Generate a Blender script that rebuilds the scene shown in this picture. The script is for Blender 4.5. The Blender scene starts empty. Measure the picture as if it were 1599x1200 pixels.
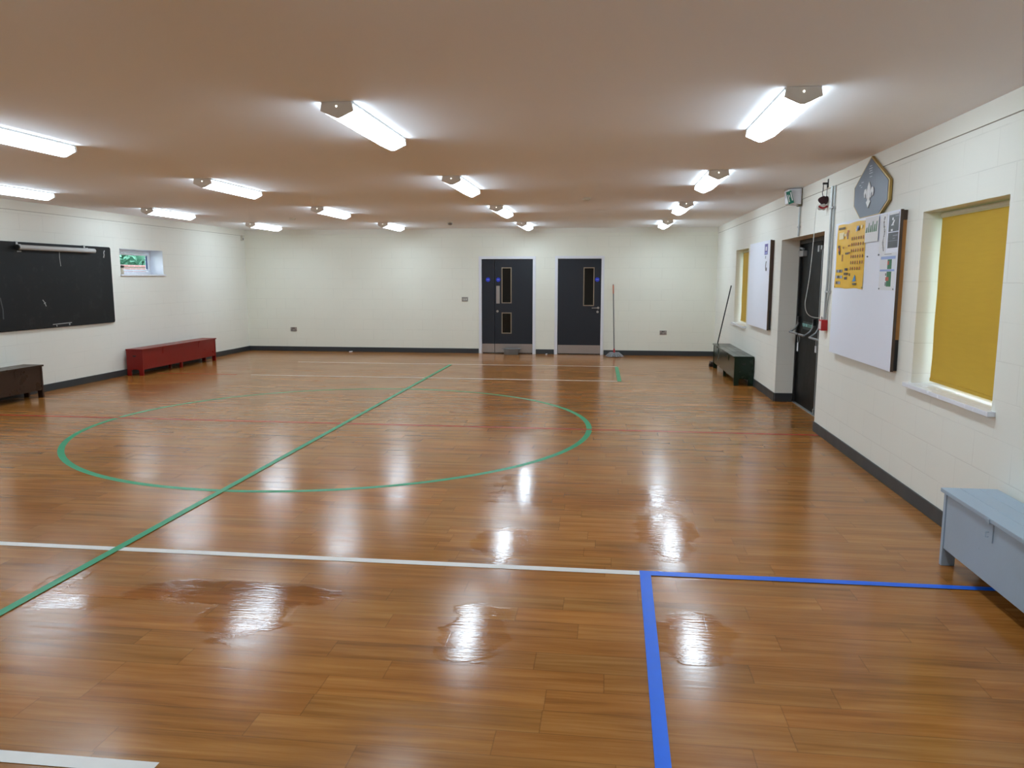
import bpy, math, random
from mathutils import Matrix, Vector

# ------------------------------------------------------------------ camera, world, exposure
R, L, D, H = 2.2529, 8.106, 16.598, 2.7          # right wall x, left wall -x, back wall y, ceiling
NEAR = -2.3                                      # wall behind the camera
scene = bpy.context.scene
col = scene.collection


def make_camera():
    yaw, pitch, roll, f = 0.12361, -0.13805, 0.00076, 1197.45
    cy, sy, cp, sp = math.cos(yaw), math.sin(yaw), math.cos(pitch), math.sin(pitch)
    fw = Vector((-sy * cp, cy * cp, sp))
    rt = Vector((cy, sy, 0))
    up = rt.cross(fw)
    cr, sr = math.cos(roll), math.sin(roll)
    r2 = rt * cr + up * sr
    u2 = up * cr - rt * sr
    cam = bpy.data.cameras.new('camera')
    cam.sensor_width = 36
    cam.lens = f / 1599 * 36
    cam.clip_start = 0.05
    o = bpy.data.objects.new('camera', cam)
    m = Matrix.Identity(4)
    for i in range(3):
        m[i][0], m[i][1], m[i][2] = r2[i], u2[i], -fw[i]
    m[2][3] = 1.6539
    o.matrix_world = m
    col.objects.link(o)
    scene.camera = o


make_camera()
LAMP = 22.3          # radiance of the lit diffusers
LAMP_COL = (0.80, 0.985, 1.14)
SKY = 6.0
scene.view_settings.view_transform = 'Standard'
scene.view_settings.look = 'None'
scene.view_settings.exposure = 0.0
scene.view_settings.gamma = 1.0
scene.view_settings.use_curve_mapping = False
scene.cycles.use_denoising = True
scene.cycles.max_bounces = 10
scene.cycles.diffuse_bounces = 6
scene.cycles.sample_clamp_indirect = 6.0
world = bpy.data.worlds.new('overcast_sky')
scene.world = world
world.use_nodes = True
_bg = world.node_tree.nodes['Background']
_bg.inputs['Color'].default_value = (0.78, 0.89, 1.0, 1)
_bg.inputs['Strength'].default_value = SKY
random.seed(7)


# ------------------------------------------------------------------ node helpers
def lin(c):
    """8-bit sRGB to linear"""
    out = []
    for v in c:
        v /= 255.0
        out.append(v / 12.92 if v <= 0.04045 else ((v + 0.055) / 1.055) ** 2.4)
    return tuple(out) + (1.0,)


class N:
    """small wrapper around one material's node tree"""

    def __init__(self, name):
        self.m = bpy.data.materials.new(name)
        self.m.use_nodes = True
        self.t = self.m.node_tree
        self.b = self.t.nodes['Principled BSDF']
        self.out = self.t.nodes['Material Output']

    def n(self, kind, **props):
        x = self.t.nodes.new(kind)
        for k, v in props.items():
            setattr(x, k, v)
        return x

    def link(self, a, b):
        self.t.links.new(a, b)

    def setin(self, sock, v):
        if isinstance(v, bpy.types.NodeSocket):
            self.link(v, sock)
        else:
            sock.default_value = v

    def math(self, op, a, b=None, c=None, clamp=False):
        x = self.n('ShaderNodeMath', operation=op, use_clamp=clamp)
        self.setin(x.inputs[0], a)
        if b is not None:
            self.setin(x.inputs[1], b)
        if c is not None:
            self.setin(x.inputs[2], c)
        return x.outputs[0]

    def pos(self):
        g = self.n('ShaderNodeNewGeometry')
        s = self.n('ShaderNodeSeparateXYZ')
        self.link(g.outputs['Position'], s.inputs[0])
        return s.outputs[0], s.outputs[1], s.outputs[2]

    def objpos(self):
        g = self.n('ShaderNodeTexCoord')
        return g.outputs['Object']

    def xyz(self, x, y, z):
        c = self.n('ShaderNodeCombineXYZ')
        for i, v in enumerate((x, y, z)):
            self.setin(c.inputs[i], v)
        return c.outputs[0]

    def noise(self, vec, scale, detail=3.0, rough=0.55):
        x = self.n('ShaderNodeTexNoise')
        self.link(vec, x.inputs['Vector'])
        x.inputs['Scale'].default_value = scale
        x.inputs['Detail'].default_value = detail
        x.inputs['Roughness'].default_value = rough
        return x.outputs['Fac']

    def white(self, vec):
        x = self.n('ShaderNodeTexWhiteNoise', noise_dimensions='3D')
        self.link(vec, x.inputs['Vector'])
        return x.outputs['Value']

    def remap(self, v, a, b, c, d, smooth=False):
        x = self.n('ShaderNodeMapRange')
        if smooth:
            x.interpolation_type = 'SMOOTHSTEP'
        self.setin(x.inputs['Value'], v)
        for k, s in zip((a, b, c, d), ('From Min', 'From Max', 'To Min', 'To Max')):
            self.setin(x.inputs[s], k)
        return x.outputs[0]

    def mix(self, f, a, b, blend='MIX'):
        x = self.n('ShaderNodeMix', data_type='RGBA', blend_type=blend)
        self.setin(x.inputs[0], f)
        self.setin(x.inputs[6], a)
        self.setin(x.inputs[7], b)
        return x.outputs[2]

    def bump(self, h, strength, dist):
        x = self.n('ShaderNodeBump')
        x.inputs['Strength'].default_value = strength
        x.inputs['Distance'].default_value = dist
        self.link(h, x.inputs['Height'])
        self.link(x.outputs[0], self.b.inputs['Normal'])


def mat(name, rgb, rough=0.5, metal=0.0, var=0.08, scale=9.0, bump=0.0, rvar=0.06, spec=0.5):
    """plain finish with a little uneven colour and gloss"""
    k = N(name)
    c = lin(rgb)
    v = k.noise(k.objpos(), scale, 4)
    lo = tuple(x * (1 - var) for x in c[:3]) + (1,)
    hi = tuple(min(1, x * (1 + var)) for x in c[:3]) + (1,)
    k.link(k.mix(v, lo, hi), k.b.inputs['Base Color'])
    k.link(k.remap(v, 0.2, 0.8, max(0.02, rough - rvar), min(1, rough + rvar)), k.b.inputs['Roughness'])
    k.b.inputs['Metallic'].default_value = metal
    k.b.inputs['Specular IOR Level'].default_value = spec
    if bump:
        k.bump(k.noise(k.objpos(), scale * 12, 5), bump, 0.004)
    return k.m


def block_wall(name, axis, rgb):
    """painted concrete blockwork, 450 x 225 courses"""
    k = N(name)
    x, y, z = k.pos()
    u = y if axis == 'x' else x
    br = k.n('ShaderNodeTexBrick')
    br.offset = 0.5
    k.link(k.xyz(k.math('ADD', u, 20.03), k.math('ADD', z, 2.2), 0.0), br.inputs['Vector'])
    br.inputs['Scale'].default_value = 1.0
    br.inputs['Mortar Size'].default_value = 0.0045
    br.inputs['Mortar Smooth'].default_value = 0.5
    br.inputs['Bias'].default_value = 0.0
    br.inputs['Brick Width'].default_value = 0.45
    br.inputs['Row Height'].default_value = 0.225
    br.inputs['Color1'].default_value = (0, 0, 0, 1)
    br.inputs['Color2'].default_value = (1, 1, 1, 1)
    c = lin(rgb)
    v = k.noise(k.xyz(x, y, z), 1.1, 3)
    tone = k.mix(v, tuple(q * 0.965 for q in c[:3]) + (1,), tuple(min(1, q * 1.03) for q in c[:3]) + (1,))
    patch = k.remap(k.noise(k.xyz(x, y, z), 2.3, 2), 0.42, 0.62, 0.25, 1.0)
    mort = k.math('MULTIPLY', br.outputs['Fac'], patch)
    k.link(k.mix(k.math('MULTIPLY', mort, 0.16), tone, lin((150, 146, 132))), k.b.inputs['Base Color'])
    k.b.inputs['Roughness'].default_value = 0.62
    k.b.inputs['Specular IOR Level'].default_value = 0.3
    fine = k.noise(k.xyz(x, y, z), 55, 4)
    h = k.math('SUBTRACT', k.math('MULTIPLY', fine, 0.25), k.math('MULTIPLY', mort, 1.0))
    k.bump(h, 0.26, 0.004)
    return k.m


def floor_material():
    """wood-look vinyl planks laid across the hall, freshly mopped: wet film here and there"""
    k = N('vinyl_plank_floor')
    x, y, z = k.pos()
    ROW, LEN = 0.152, 0.914
    row = k.math('FLOOR', k.math('DIVIDE', k.math('ADD', y, 10.018), ROW))
    shift = k.white(k.xyz(row, 3.7, 0.0))
    a = k.math('ADD', k.math('DIVIDE', k.math('ADD', x, 40.0), LEN), k.math('MULTIPLY', shift, 7.0))
    colm = k.math('FLOOR', a)
    fx = k.math('FRACT', a)
    fy = k.math('FRACT', k.math('DIVIDE', k.math('ADD', y, 10.018), ROW))
    rnd = k.white(k.xyz(row, colm, 1.3))
    rnd2 = k.white(k.xyz(colm, row, 7.9))
    # grain runs along x
    gx = k.math('ADD', x, k.math('MULTIPLY', rnd, 37.0))
    warp = k.noise(k.xyz(k.math('MULTIPLY', gx, 0.9), k.math('MULTIPLY', y, 7.0), rnd), 1.0, 3)
    g1 = k.noise(k.xyz(k.math('MULTIPLY', gx, 1.1), k.math('ADD', k.math('MULTIPLY', y, 24.0), k.math('MULTIPLY', warp, 2.5)), rnd2), 1.0, 5, 0.6)
    g2 = k.noise(k.xyz(k.math('MULTIPLY', gx, 4.0), k.math('MULTIPLY', y, 110.0), rnd), 1.0, 3, 0.6)
    flame = k.noise(k.xyz(k.math('MULTIPLY', gx, 1.6), k.math('MULTIPLY', y, 9.0), rnd2), 1.0, 2)
    g = k.math('ADD', k.math('MULTIPLY', g1, 0.62), k.math('ADD', k.math('MULTIPLY', g2, 0.20), k.math('MULTIPLY', flame, 0.25)))
    ramp = k.n('ShaderNodeValToRGB')
    el = ramp.color_ramp.elements
    el[0].position, el[0].color = 0.30, lin(FLOOR_DARK)
    el[1].position, el[1].color = 0.78, lin(FLOOR_LIGHT)
    e = el.new(0.52)
    e.color = lin(FLOOR_MID)
    k.link(g, ramp.inputs[0])
    tone = k.remap(rnd, 0, 1, 0.90, 1.09)
    hue = k.mix(rnd2, (1.06, 0.99, 0.92, 1), (0.95, 1.0, 1.05, 1))
    cc = k.mix(1.0, ramp.outputs[0], hue, 'MULTIPLY')
    cc = k.mix(1.0, cc, k.xyz(tone, tone, tone), 'MULTIPLY')
    # joints between planks
    ey = k.math('MULTIPLY', k.math('MINIMUM', fy, k.math('SUBTRACT', 1.0, fy)), ROW)
    ex = k.math('MULTIPLY', k.math('MINIMUM', fx, k.math('SUBTRACT', 1.0, fx)), LEN)
    gap = k.remap(k.math('MINIMUM', ex, ey), 0.0008, 0.0032, 1.0, 0.0)
    cc = k.mix(k.math('MULTIPLY', gap, 0.36), cc, lin((62, 38, 20)))
    # wet film left by the mop: measured puddles plus loose streaks
    edge = k.noise(k.xyz(k.math('MULTIPLY', x, 3.0), k.math('MULTIPLY', y, 7.0), 0.0), 1.0, 5, 0.65)
    wet = soak = None
    for i, (cx, cy, rx, ry) in enumerate(WET):
        dx = k.math('DIVIDE', k.math('SUBTRACT', x, cx), rx)
        dy = k.math('DIVIDE', k.math('SUBTRACT', y, cy), ry)
        d = k.math('SQRT', k.math('ADD', k.math('MULTIPLY', dx, dx), k.math('MULTIPLY', dy, dy)))
        d = k.math('ADD', d, k.math('MULTIPLY', k.math('SUBTRACT', edge, 0.5), 1.6))
        v = k.remap(d, 0.88, 1.0, 1.0, 0.0)
        wet = v if wet is None else k.math('MAXIMUM', wet, v)
        v2 = k.math('MULTIPLY', v, 0.65 if i == 0 else 0.34 if i in (1, 10) else 0.10)
        soak = v2 if soak is None else k.math('MAXIMUM', soak, v2)
    damp = k.remap(k.noise(k.xyz(k.math('MULTIPLY', x, 0.7), k.math('MULTIPLY', y, 1.5), 4.0), 1.0, 3), 0.44, 0.62, 0.0, 1.0)
    cc = k.mix(soak, cc, k.mix(1.0, cc, (0.72, 0.56, 0.40, 1), 'MULTIPLY'))
    cc = k.mix(k.math('MULTIPLY', damp, 0.16), cc, k.mix(1.0, cc, (0.70, 0.55, 0.42, 1), 'MULTIPLY'))
    k.link(cc, k.b.inputs['Base Color'])
    streak = k.noise(k.xyz(k.math('MULTIPLY', x, 2.2), k.math('MULTIPLY', y, 46.0), 2.0), 1.0, 4)
    r = k.math('ADD', k.remap(streak, 0.3, 0.7, FLOOR_ROUGH - 0.03, FLOOR_ROUGH + 0.05), k.math('MULTIPLY', damp, -0.05))
    r = k.mix(wet, k.xyz(r, r, r), (0.10, 0.10, 0.10, 1))
    k.link(r, k.b.inputs['Roughness'])
    k.b.inputs['Specular IOR Level'].default_value = 0.30
    ripple = k.noise(k.xyz(k.math('MULTIPLY', x, 9.0), k.math('MULTIPLY', y, 60.0), 0.0), 1.0, 3)
    emboss = k.math('ADD', k.math('MULTIPLY', g2, 0.35), k.math('MULTIPLY', streak, 0.4))
    h = k.math('SUBTRACT', emboss, k.math('MULTIPLY', gap, 0.18))
    h = k.math('ADD', h, k.math('MULTIPLY', k.math('MULTIPLY', wet, ripple), 2.4))
    k.bump(h, 0.17, 0.002)
    return k.m


FLOOR_DARK, FLOOR_MID, FLOOR_LIGHT = (110, 66, 25), (156, 102, 46), (186, 131, 70)
FLOOR_ROUGH = 0.21
WET = [(-1.95, 3.66, 0.62, 0.16), (-1.74, 3.40, 0.24, 0.26), (-2.85, 3.45, 0.42, 0.12), (-0.63, 4.58, 0.20, 0.30),
       (-0.64, 6.10, 0.20, 0.42), (-0.60, 3.36, 0.17, 0.34), (0.42, 3.44, 0.20, 0.28), (0.40, 4.95, 0.20, 0.50),
       (-2.95, 3.85, 0.10, 0.60), (0.55, 4.20, 0.45, 0.05), (-0.20, 5.75, 0.75, 0.45)]


def glow(name, colr, strength):
    k = N(name)
    x, y, z = k.pos()
    v = k.noise(k.xyz(k.math('MULTIPLY', x, 60.0), y, z), 4.0, 1)
    k.b.inputs['Base Color'].default_value = (0.85, 0.85, 0.85, 1)
    k.b.inputs['Roughness'].default_value = 0.35
    k.b.inputs['Emission Color'].default_value = colr + (1,)
    k.link(k.math('MULTIPLY', k.remap(v, 0, 1, 0.94, 1.06), strength), k.b.inputs['Emission Strength'])
    return k.m


def cloth(name, rgb):
    """roller-blind fabric that lets some daylight through"""
    k = N(name)
    x, y, z = k.pos()
    v = k.noise(k.xyz(x, k.math('MULTIPLY', y, 3.0), k.math('MULTIPLY', z, 26.0)), 2.0, 3)
    w = k.noise(k.xyz(x, k.math('MULTIPLY', y, 3.0), k.math('MULTIPLY', z, 1.5)), 1.0, 2)
    c = lin(rgb)
    cc = k.mix(k.math('MULTIPLY', k.math('ADD', v, w), 0.5), tuple(q * 0.88 for q in c[:3]) + (1,), tuple(min(1, q * 1.1) for q in c[:3]) + (1,))
    k.link(cc, k.b.inputs['Base Color'])
    k.b.inputs['Roughness'].default_value = 0.8
    tr = k.n('ShaderNodeBsdfTranslucent')
    k.link(cc, tr.inputs['Color'])
    mx = k.n('ShaderNodeMixShader')
    mx.inputs[0].default_value = 0.05
    k.link(k.b.outputs[0], mx.inputs[1])
    k.link(tr.outputs[0], mx.inputs[2])
    k.link(mx.outputs[0], k.out.inputs['Surface'])
    return k.m


def glass(name):
    k = N(name)
    k.b.inputs['Base Color'].default_value = (0.96, 0.99, 0.98, 1)
    v = k.noise(k.objpos(), 3.0, 2)
    k.link(k.remap(v, 0, 1, 0.0, 0.02), k.b.inputs['Roughness'])
    k.b.inputs['Transmission Weight'].default_value = 1.0
    k.b.inputs['IOR'].default_value = 1.1
    return k.m


def chalkboard():
    k = N('chalkboard_black')
    o = k.objpos()
    v = k.noise(o, 2.2, 5)
    sm = k.remap(k.noise(o, 5.0, 6, 0.7), 0.55, 0.85, 0.0, 0.10)
    k.link(k.mix(sm, k.mix(v, lin((15, 17, 17)), lin((22, 24, 26))), lin((120, 122, 124))), k.b.inputs['Base Color'])
    k.b.inputs['Roughness'].default_value = 0.6
    k.b.inputs['Specular IOR Level'].default_value = 0.3
    return k.m


def painted(name, rgb, chip, amount=0.62, rough=0.35):
    """old gloss paint with small chips and brush marks"""
    k = N(name)
    o = k.objpos()
    v = k.noise(o, 3.0, 4)
    c = lin(rgb)
    base = k.mix(v, tuple(q * 0.88 for q in c[:3]) + (1,), tuple(min(1, q * 1.1) for q in c[:3]) + (1,))
    ch = k.remap(k.noise(o, 17.0, 6, 0.7), amount, amount + 0.05, 0.0, 0.8)
    k.link(k.mix(ch, base, lin(chip)), k.b.inputs['Base Color'])
    k.link(k.remap(v, 0.3, 0.7, rough - 0.06, rough + 0.1), k.b.inputs['Roughness'])
    k.b.inputs['Specular IOR Level'].default_value = 0.35
    k.bump(k.noise(o, 45.0, 4), 0.15, 0.003)
    return k.m


def bricks(name):
    k = N(name)
    x, y, z = k.pos()
    br = k.n('ShaderNodeTexBrick')
    k.link(k.xyz(y, z, 0.0), br.inputs['Vector'])
    br.inputs['Scale'].default_value = 1.0
    br.inputs['Brick Width'].default_value = 0.225
    br.inputs['Row Height'].default_value = 0.075
    br.inputs['Mortar Size'].default_value = 0.008
    br.inputs['Color1'].default_value = lin((150, 96, 96))
    br.inputs['Color2'].default_value = lin((160, 112, 112))
    br.inputs['Mortar'].default_value = lin((170, 160, 162))
    k.link(br.outputs['Color'], k.b.inputs['Base Color'])
    k.b.inputs['Roughness'].default_value = 0.85
    return k.m


M = {}
M['wall_x'] = block_wall('cream_blockwork_side', 'x', (233, 232, 222))
M['wall_y'] = block_wall('cream_blockwork_end', 'y', (233, 232, 218))
M['ceiling'] = mat('ceiling_paint', (246, 248, 251), 0.9, var=0.03, scale=0.8, bump=0.06, spec=0.1)
M['trim'] = mat('cream_trim', (232, 230, 219), 0.6, var=0.03, scale=2, spec=0.3)
M['shadow_gap'] = mat('painted_shadow_gap', (150, 143, 130), 0.8, var=0.15)  # dark strip colour standing in for shade in the gap below the top board
M['floor'] = floor_material()
M['skirting'] = mat('charcoal_skirting', (52, 55, 57), 0.45, var=0.1, scale=5)
M['white_gloss'] = mat('white_gloss_paint', (226, 227, 232), 0.35, var=0.03)
M['upvc'] = mat('white_upvc', (232, 236, 244), 0.25, var=0.02)
M['door_grey'] = mat('dark_grey_laminate', (40, 43, 49), 0.42, var=0.06, scale=3, spec=0.3)
M['door_black'] = mat('black_door_paint', (13, 15, 14), 0.5, var=0.1, scale=3, spec=0.2)
M['black'] = mat('black_finish', (20, 20, 20), 0.45, var=0.15)
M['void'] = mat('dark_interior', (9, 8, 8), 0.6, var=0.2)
M['steel'] = mat('brushed_steel', (178, 172, 168), 0.36, 1.0, var=0.06, scale=14)
M['satin_silver'] = mat('satin_silver', (168, 170, 170), 0.35, 0.6, var=0.06)
M['bar_grey'] = mat('dull_grey_bar', (128, 130, 130), 0.45, 0.2, var=0.06)
M['mint'] = mat('pale_mint_print', (150, 200, 190), 0.5, var=0.05)
M['sign_dark'] = mat('dark_green_plate', (20, 40, 36), 0.4, var=0.05)
M['galv'] = mat('galvanised_conduit', (172, 176, 176), 0.38, 0.5, var=0.12, scale=20)
M['oak'] = mat('oak_beading', (138, 122, 102), 0.5, var=0.12, scale=30)
M['blue_sign'] = mat('blue_sign_disc', (36, 56, 196), 0.4, var=0.04)
M['pale_mark'] = mat('pale_print', (150, 165, 225), 0.5, var=0.04)
M['lens'] = glow('lit_diffuser', LAMP_COL, LAMP * 1.13)
M['lens_side'] = glow('lit_diffuser_side', LAMP_COL, LAMP * 0.45)
M['cap'] = mat('grey_end_cap', (228, 226, 220), 0.5, var=0.04)
M['tray'] = mat('white_lamp_tray', (200, 200, 198), 0.5, var=0.04)
M['led'] = glow('indicator_led', (1.0, 0.97, 0.85), 3.0)
M['blind'] = cloth('yellow_blind_cloth', (186, 147, 38))
M['tube_cream'] = mat('cream_roller', (205, 200, 170), 0.45, var=0.04)
M['glass'] = glass('window_glass')
M['dark_glass'] = mat('dark_door_glass', (10, 9, 8), 0.08, var=0.3)
M['board_white'] = mat('white_hardboard', (234, 238, 250), 0.42, var=0.02, scale=1.5)
M['edge_brown'] = mat('dark_stained_edge', (74, 58, 44), 0.6, var=0.2, scale=14)
M['batten'] = mat('orange_pine_batten', (176, 122, 62), 0.55, var=0.18, scale=18)
M['dark_brown'] = mat('dark_brown_batten', (72, 50, 42), 0.6, var=0.2, scale=14)
M['chalk'] = chalkboard()
M['chalk_mark'] = mat('chalk_dust', (168, 168, 166), 0.9, var=0.2, scale=60)
M['dark_chalk'] = mat('smeared_chalk', (74, 76, 78), 0.9, var=0.2, scale=30)
M['screen_tube'] = mat('grey_paper_tube', (186, 186, 184), 0.5, var=0.06)
M['red_paint'] = painted('red_gloss_paint', (126, 17, 11), (92, 20, 14), 0.80, 0.30)
M['red_top'] = M['red_paint']
M['green_paint'] = painted('green_gloss_paint', (22, 40, 27), (46, 54, 40), 0.78, 0.2)
M['brown_paint'] = painted('brown_gloss_paint', (56, 38, 27), (44, 32, 25), 0.80, 0.28)
M['blue_paint'] = painted('pale_blue_gloss_paint', (160, 178, 194), (120, 134, 148), 0.68)
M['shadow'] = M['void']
M['poster_yellow'] = mat('yellow_poster', (236, 186, 14), 0.4, var=0.04, scale=3)
M['paper'] = mat('white_paper', (226, 228, 232), 0.5, var=0.02)
M['plastic'] = mat('clear_sleeve', (238, 242, 246), 0.12, var=0.03)
M['ink'] = mat('dark_ink', (78, 66, 50), 0.5, var=0.2)
M['ink_brown'] = mat('brown_ink', (150, 92, 44), 0.5, var=0.2)
M['ink_navy'] = mat('navy_ink', (50, 54, 84), 0.5, var=0.2)
M['ink_blue'] = mat('blue_ink', (66, 140, 196), 0.5, var=0.1)
M['ink_pale'] = mat('pale_blue_ink', (150, 172, 220), 0.5, var=0.1)
M['ink_red'] = mat('red_ink', (186, 84, 60), 0.5, var=0.1)
M['ink_grey'] = mat('grey_ink', (128, 132, 138), 0.5, var=0.2)
M['ink_purple'] = mat('purple_ink', (92, 80, 150), 0.5, var=0.1)
M['ink_green'] = mat('green_ink', (44, 112, 70), 0.5, var=0.12, scale=30)
M['sheet_black'] = mat('black_sheet', (44, 47, 52), 0.35, var=0.1)
M['cream_print'] = mat('cream_print', (240, 222, 170), 0.5, var=0.05)
M['plaque'] = mat('slate_blue_metal', (66, 71, 86), 0.38, 0.2, var=0.22, scale=5)
M['gold'] = mat('gilt_frame', (176, 148, 84), 0.42, 0.35, var=0.15, scale=20)
M['emblem'] = mat('white_emblem', (222, 224, 226), 0.4, var=0.04)
M['engraved'] = mat('engraved_pale', (168, 172, 180), 0.5, var=0.1, scale=40)
M['red_plastic'] = mat('red_plastic', (176, 24, 30), 0.35, var=0.06)
M['pink_label'] = mat('white_pink_label', (222, 200, 200), 0.4, var=0.05)
M['exit_green'] = mat('exit_sign_green', (26, 112, 92), 0.35, var=0.1)
M['frosted'] = mat('frosted_plastic', (212, 214, 220), 0.25, var=0.08)
M['olive_box'] = mat('olive_junction_box', (100, 94, 70), 0.6, var=0.1)
M['cord'] = mat('white_cord', (205, 205, 198), 0.7, var=0.1, scale=50)
M['bundle_dark'] = mat('dark_maroon_cloth', (48, 14, 18), 0.8, var=0.3, scale=30)
M['bundle_red'] = mat('red_cloth', (150, 24, 34), 0.8, var=0.25, scale=30)
M['bundle_pale'] = mat('pale_cloth', (186, 180, 170), 0.8, var=0.12, scale=30)
M['mop_grey'] = mat('grey_mop_strings', (146, 146, 148), 0.9, var=0.25, scale=40)
M['mop_handle'] = mat('grey_metal_handle', (96, 94, 90), 0.4, 0.3, var=0.1)
M['mop_orange'] = mat('orange_grip', (188, 112, 82), 0.5, var=0.08)
M['broom_handle'] = mat('dark_broom_handle', (58, 62, 60), 0.45, var=0.1)
M['bristle'] = mat('black_bristles', (24, 22, 20), 0.9, var=0.3, scale=80)
M['basin'] = mat('grey_plastic_basin', (124, 126, 126), 0.4, var=0.05)
M['tape_blue'] = mat('blue_floor_tape', (18, 104, 230), 0.38, var=0.06, scale=20, spec=0.3)
M['tape_white'] = mat('white_floor_paint', (222, 220, 214), 0.38, var=0.05, scale=20, spec=0.3)
M['tape_green'] = mat('green_floor_paint', (44, 150, 104), 0.38, var=0.1, scale=8, spec=0.3)
M['tape_red'] = mat('red_floor_paint', (178, 46, 34), 0.38, var=0.12, scale=14, spec=0.3)
M['leaf'] = mat('hedge_leaf', (132, 186, 162), 0.6, var=0.3, scale=3)
M['bark'] = mat('hedge_stem', (92, 78, 60), 0.9, var=0.2)
M['brick'] = bricks('red_garden_brick')
M['turf'] = mat('garden_turf', (104, 140, 84), 0.95, var=0.25, scale=2)
M['jar_body'] = mat('stoneware_glaze', (186, 172, 152), 0.4, var=0.1)
M['jar_lid'] = mat('dark_jar_lid', (58, 50, 46), 0.5, var=0.1)
M['gasket'] = mat('blue_grey_gasket', (70, 96, 134), 0.5, var=0.1)
M['sensor'] = mat('white_sensor_plastic', (206, 202, 188), 0.4, var=0.03)
M['sensor_grey'] = mat('grey_sensor_window', (120, 118, 112), 0.4, var=0.05)


# ------------------------------------------------------------------ geometry helpers
class G:
    def __init__(self):
        self.v, self.f, self.mi, self.mats = [], [], [], []

    def _m(self, m):
        if m is None:
            m = self.mats[0] if self.mats else None
        if m not in self.mats:
            self.mats.append(m)
        return self.mats.index(m)

    def add(self, vs, fs, m=None):
        k = len(self.v)
        self.v += [tuple(p) for p in vs]
        i = self._m(m)
        for f in fs:
            self.f.append(tuple(k + q for q in f))
            self.mi.append(i)
        return self

    def box(self, x0, x1, y0, y1, z0, z1, m=None):
        x0, x1 = sorted((x0, x1)); y0, y1 = sorted((y0, y1)); z0, z1 = sorted((z0, z1))
        vs = [(x0, y0, z0), (x1, y0, z0), (x1, y1, z0), (x0, y1, z0), (x0, y0, z1), (x1, y0, z1), (x1, y1, z1), (x0, y1, z1)]
        return self.add(vs, [(0, 3, 2, 1), (4, 5, 6, 7), (0, 1, 5, 4), (1, 2, 6, 5), (2, 3, 7, 6), (3, 0, 4, 7)], m)

    def hexa(self, a, b, m=None):
        """a solid between quad a and quad b (same winding)"""
        return self.add(list(a) + list(b), [(3, 2, 1, 0), (4, 5, 6, 7), (0, 1, 5, 4), (1, 2, 6, 5), (2, 3, 7, 6), (3, 0, 4, 7)], m)

    def prism(self, poly, ax, t0, t1, m=None):
        """poly of (u, w) extruded along axis ax; for ax x: u=y w=z; y: u=x w=z; z: u=x w=y"""
        def p(u, w, t):
            return {'x': (t, u, w), 'y': (u, t, w), 'z': (u, w, t)}[ax]
        n = len(poly)
        vs = [p(u, w, t0) for u, w in poly] + [p(u, w, t1) for u, w in poly]
        fs = [tuple(range(n))[::-1], tuple(range(n, 2 * n))] + [(i, (i + 1) % n, n + (i + 1) % n, n + i) for i in range(n)]
        return self.add(vs, fs, m)

    def tube(self, pts, r, m=None, n=10, cap=True):
        pts = [Vector(p) for p in pts]
        rs = r if isinstance(r, (list, tuple)) else [r] * len(pts)
        ref = None
        vs = []
        for i, p in enumerate(pts):
            d = (pts[min(i + 1, len(pts) - 1)] - pts[max(i - 1, 0)]).normalized()
            if ref is None:
                ref = Vector((0, 0, 1)) if abs(d.z) < 0.9 else Vector((1, 0, 0))
            s = d.cross(ref).normalized()
            ref = s.cross(d).normalized()
            for j in range(n):
                t = 2 * math.pi * j / n
                vs.append(p + (s * math.cos(t) + ref * math.sin(t)) * rs[i])
        fs = []
        for i in range(len(pts) - 1):
            for j in range(n):
                fs.append((i * n + j, i * n + (j + 1) % n, (i + 1) * n + (j + 1) % n, (i + 1) * n + j))
        if cap:
            fs.append(tuple(range(n))[::-1])
            k = (len(pts) - 1) * n
            fs.append(tuple(k + j for j in range(n)))
        return self.add(vs, fs, m)

    def lathe(self, prof, c, n=24, m=None, sx=1.0, sy=1.0):
        """profile of (radius, z) about the vertical through c"""
        vs, fs = [], []
        for r, z in prof:
            for j in range(n):
                t = 2 * math.pi * j / n
                vs.append((c[0] + r * math.cos(t) * sx, c[1] + r * math.sin(t) * sy, c[2] + z))
        for i in range(len(prof) - 1):
            for j in range(n):
                fs.append((i * n + j, i * n + (j + 1) % n, (i + 1) * n + (j + 1) % n, (i + 1) * n + j))
        fs.append(tuple(range(n))[::-1])
        k = (len(prof) - 1) * n
        fs.append(tuple(k + j for j in range(n)))
        return self.add(vs, fs, m)

    def build(self, name, m=None, parent=None, smooth=False, bevel=0.0, origin=None):
        me = bpy.data.meshes.new(name)
        top = Vector((0, 0, 0))
        if parent is not None:
            p = parent
            while p is not None:
                top = top + p.location
                p = p.parent
        if origin is not None:
            top = Vector(origin)
        me.from_pydata([tuple(Vector(p) - top) for p in self.v], [], self.f)
        if self.mats == [None] or not self.mats:
            me.materials.append(M[m] if isinstance(m, str) else m)
        else:
            for q in self.mats:
                q = m if q is None else q
                me.materials.append(M[q] if isinstance(q, str) else q)
        me.polygons.foreach_set('material_index', self.mi)
        if smooth:
            me.polygons.foreach_set('use_smooth', [True] * len(me.polygons))
        me.update()
        o = bpy.data.objects.new(name, me)
        if parent is not None:
            o.parent = parent
        elif origin is not None:
            o.location = origin
        col.objects.link(o)
        if bevel:
            b = o.modifiers.new('bevel', 'BEVEL')
            b.width = bevel
            b.segments = 2
            b.limit_method = 'ANGLE'
        if smooth:
            try:
                me.set_sharp_from_angle(angle=math.radians(40))
            except Exception:
                pass
        return o


def tag(o, label, cat, group=None, kind=None):
    o['label'] = label
    o['category'] = cat
    if group:
        o['group'] = group
    if kind:
        o['kind'] = kind
    return o


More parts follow.
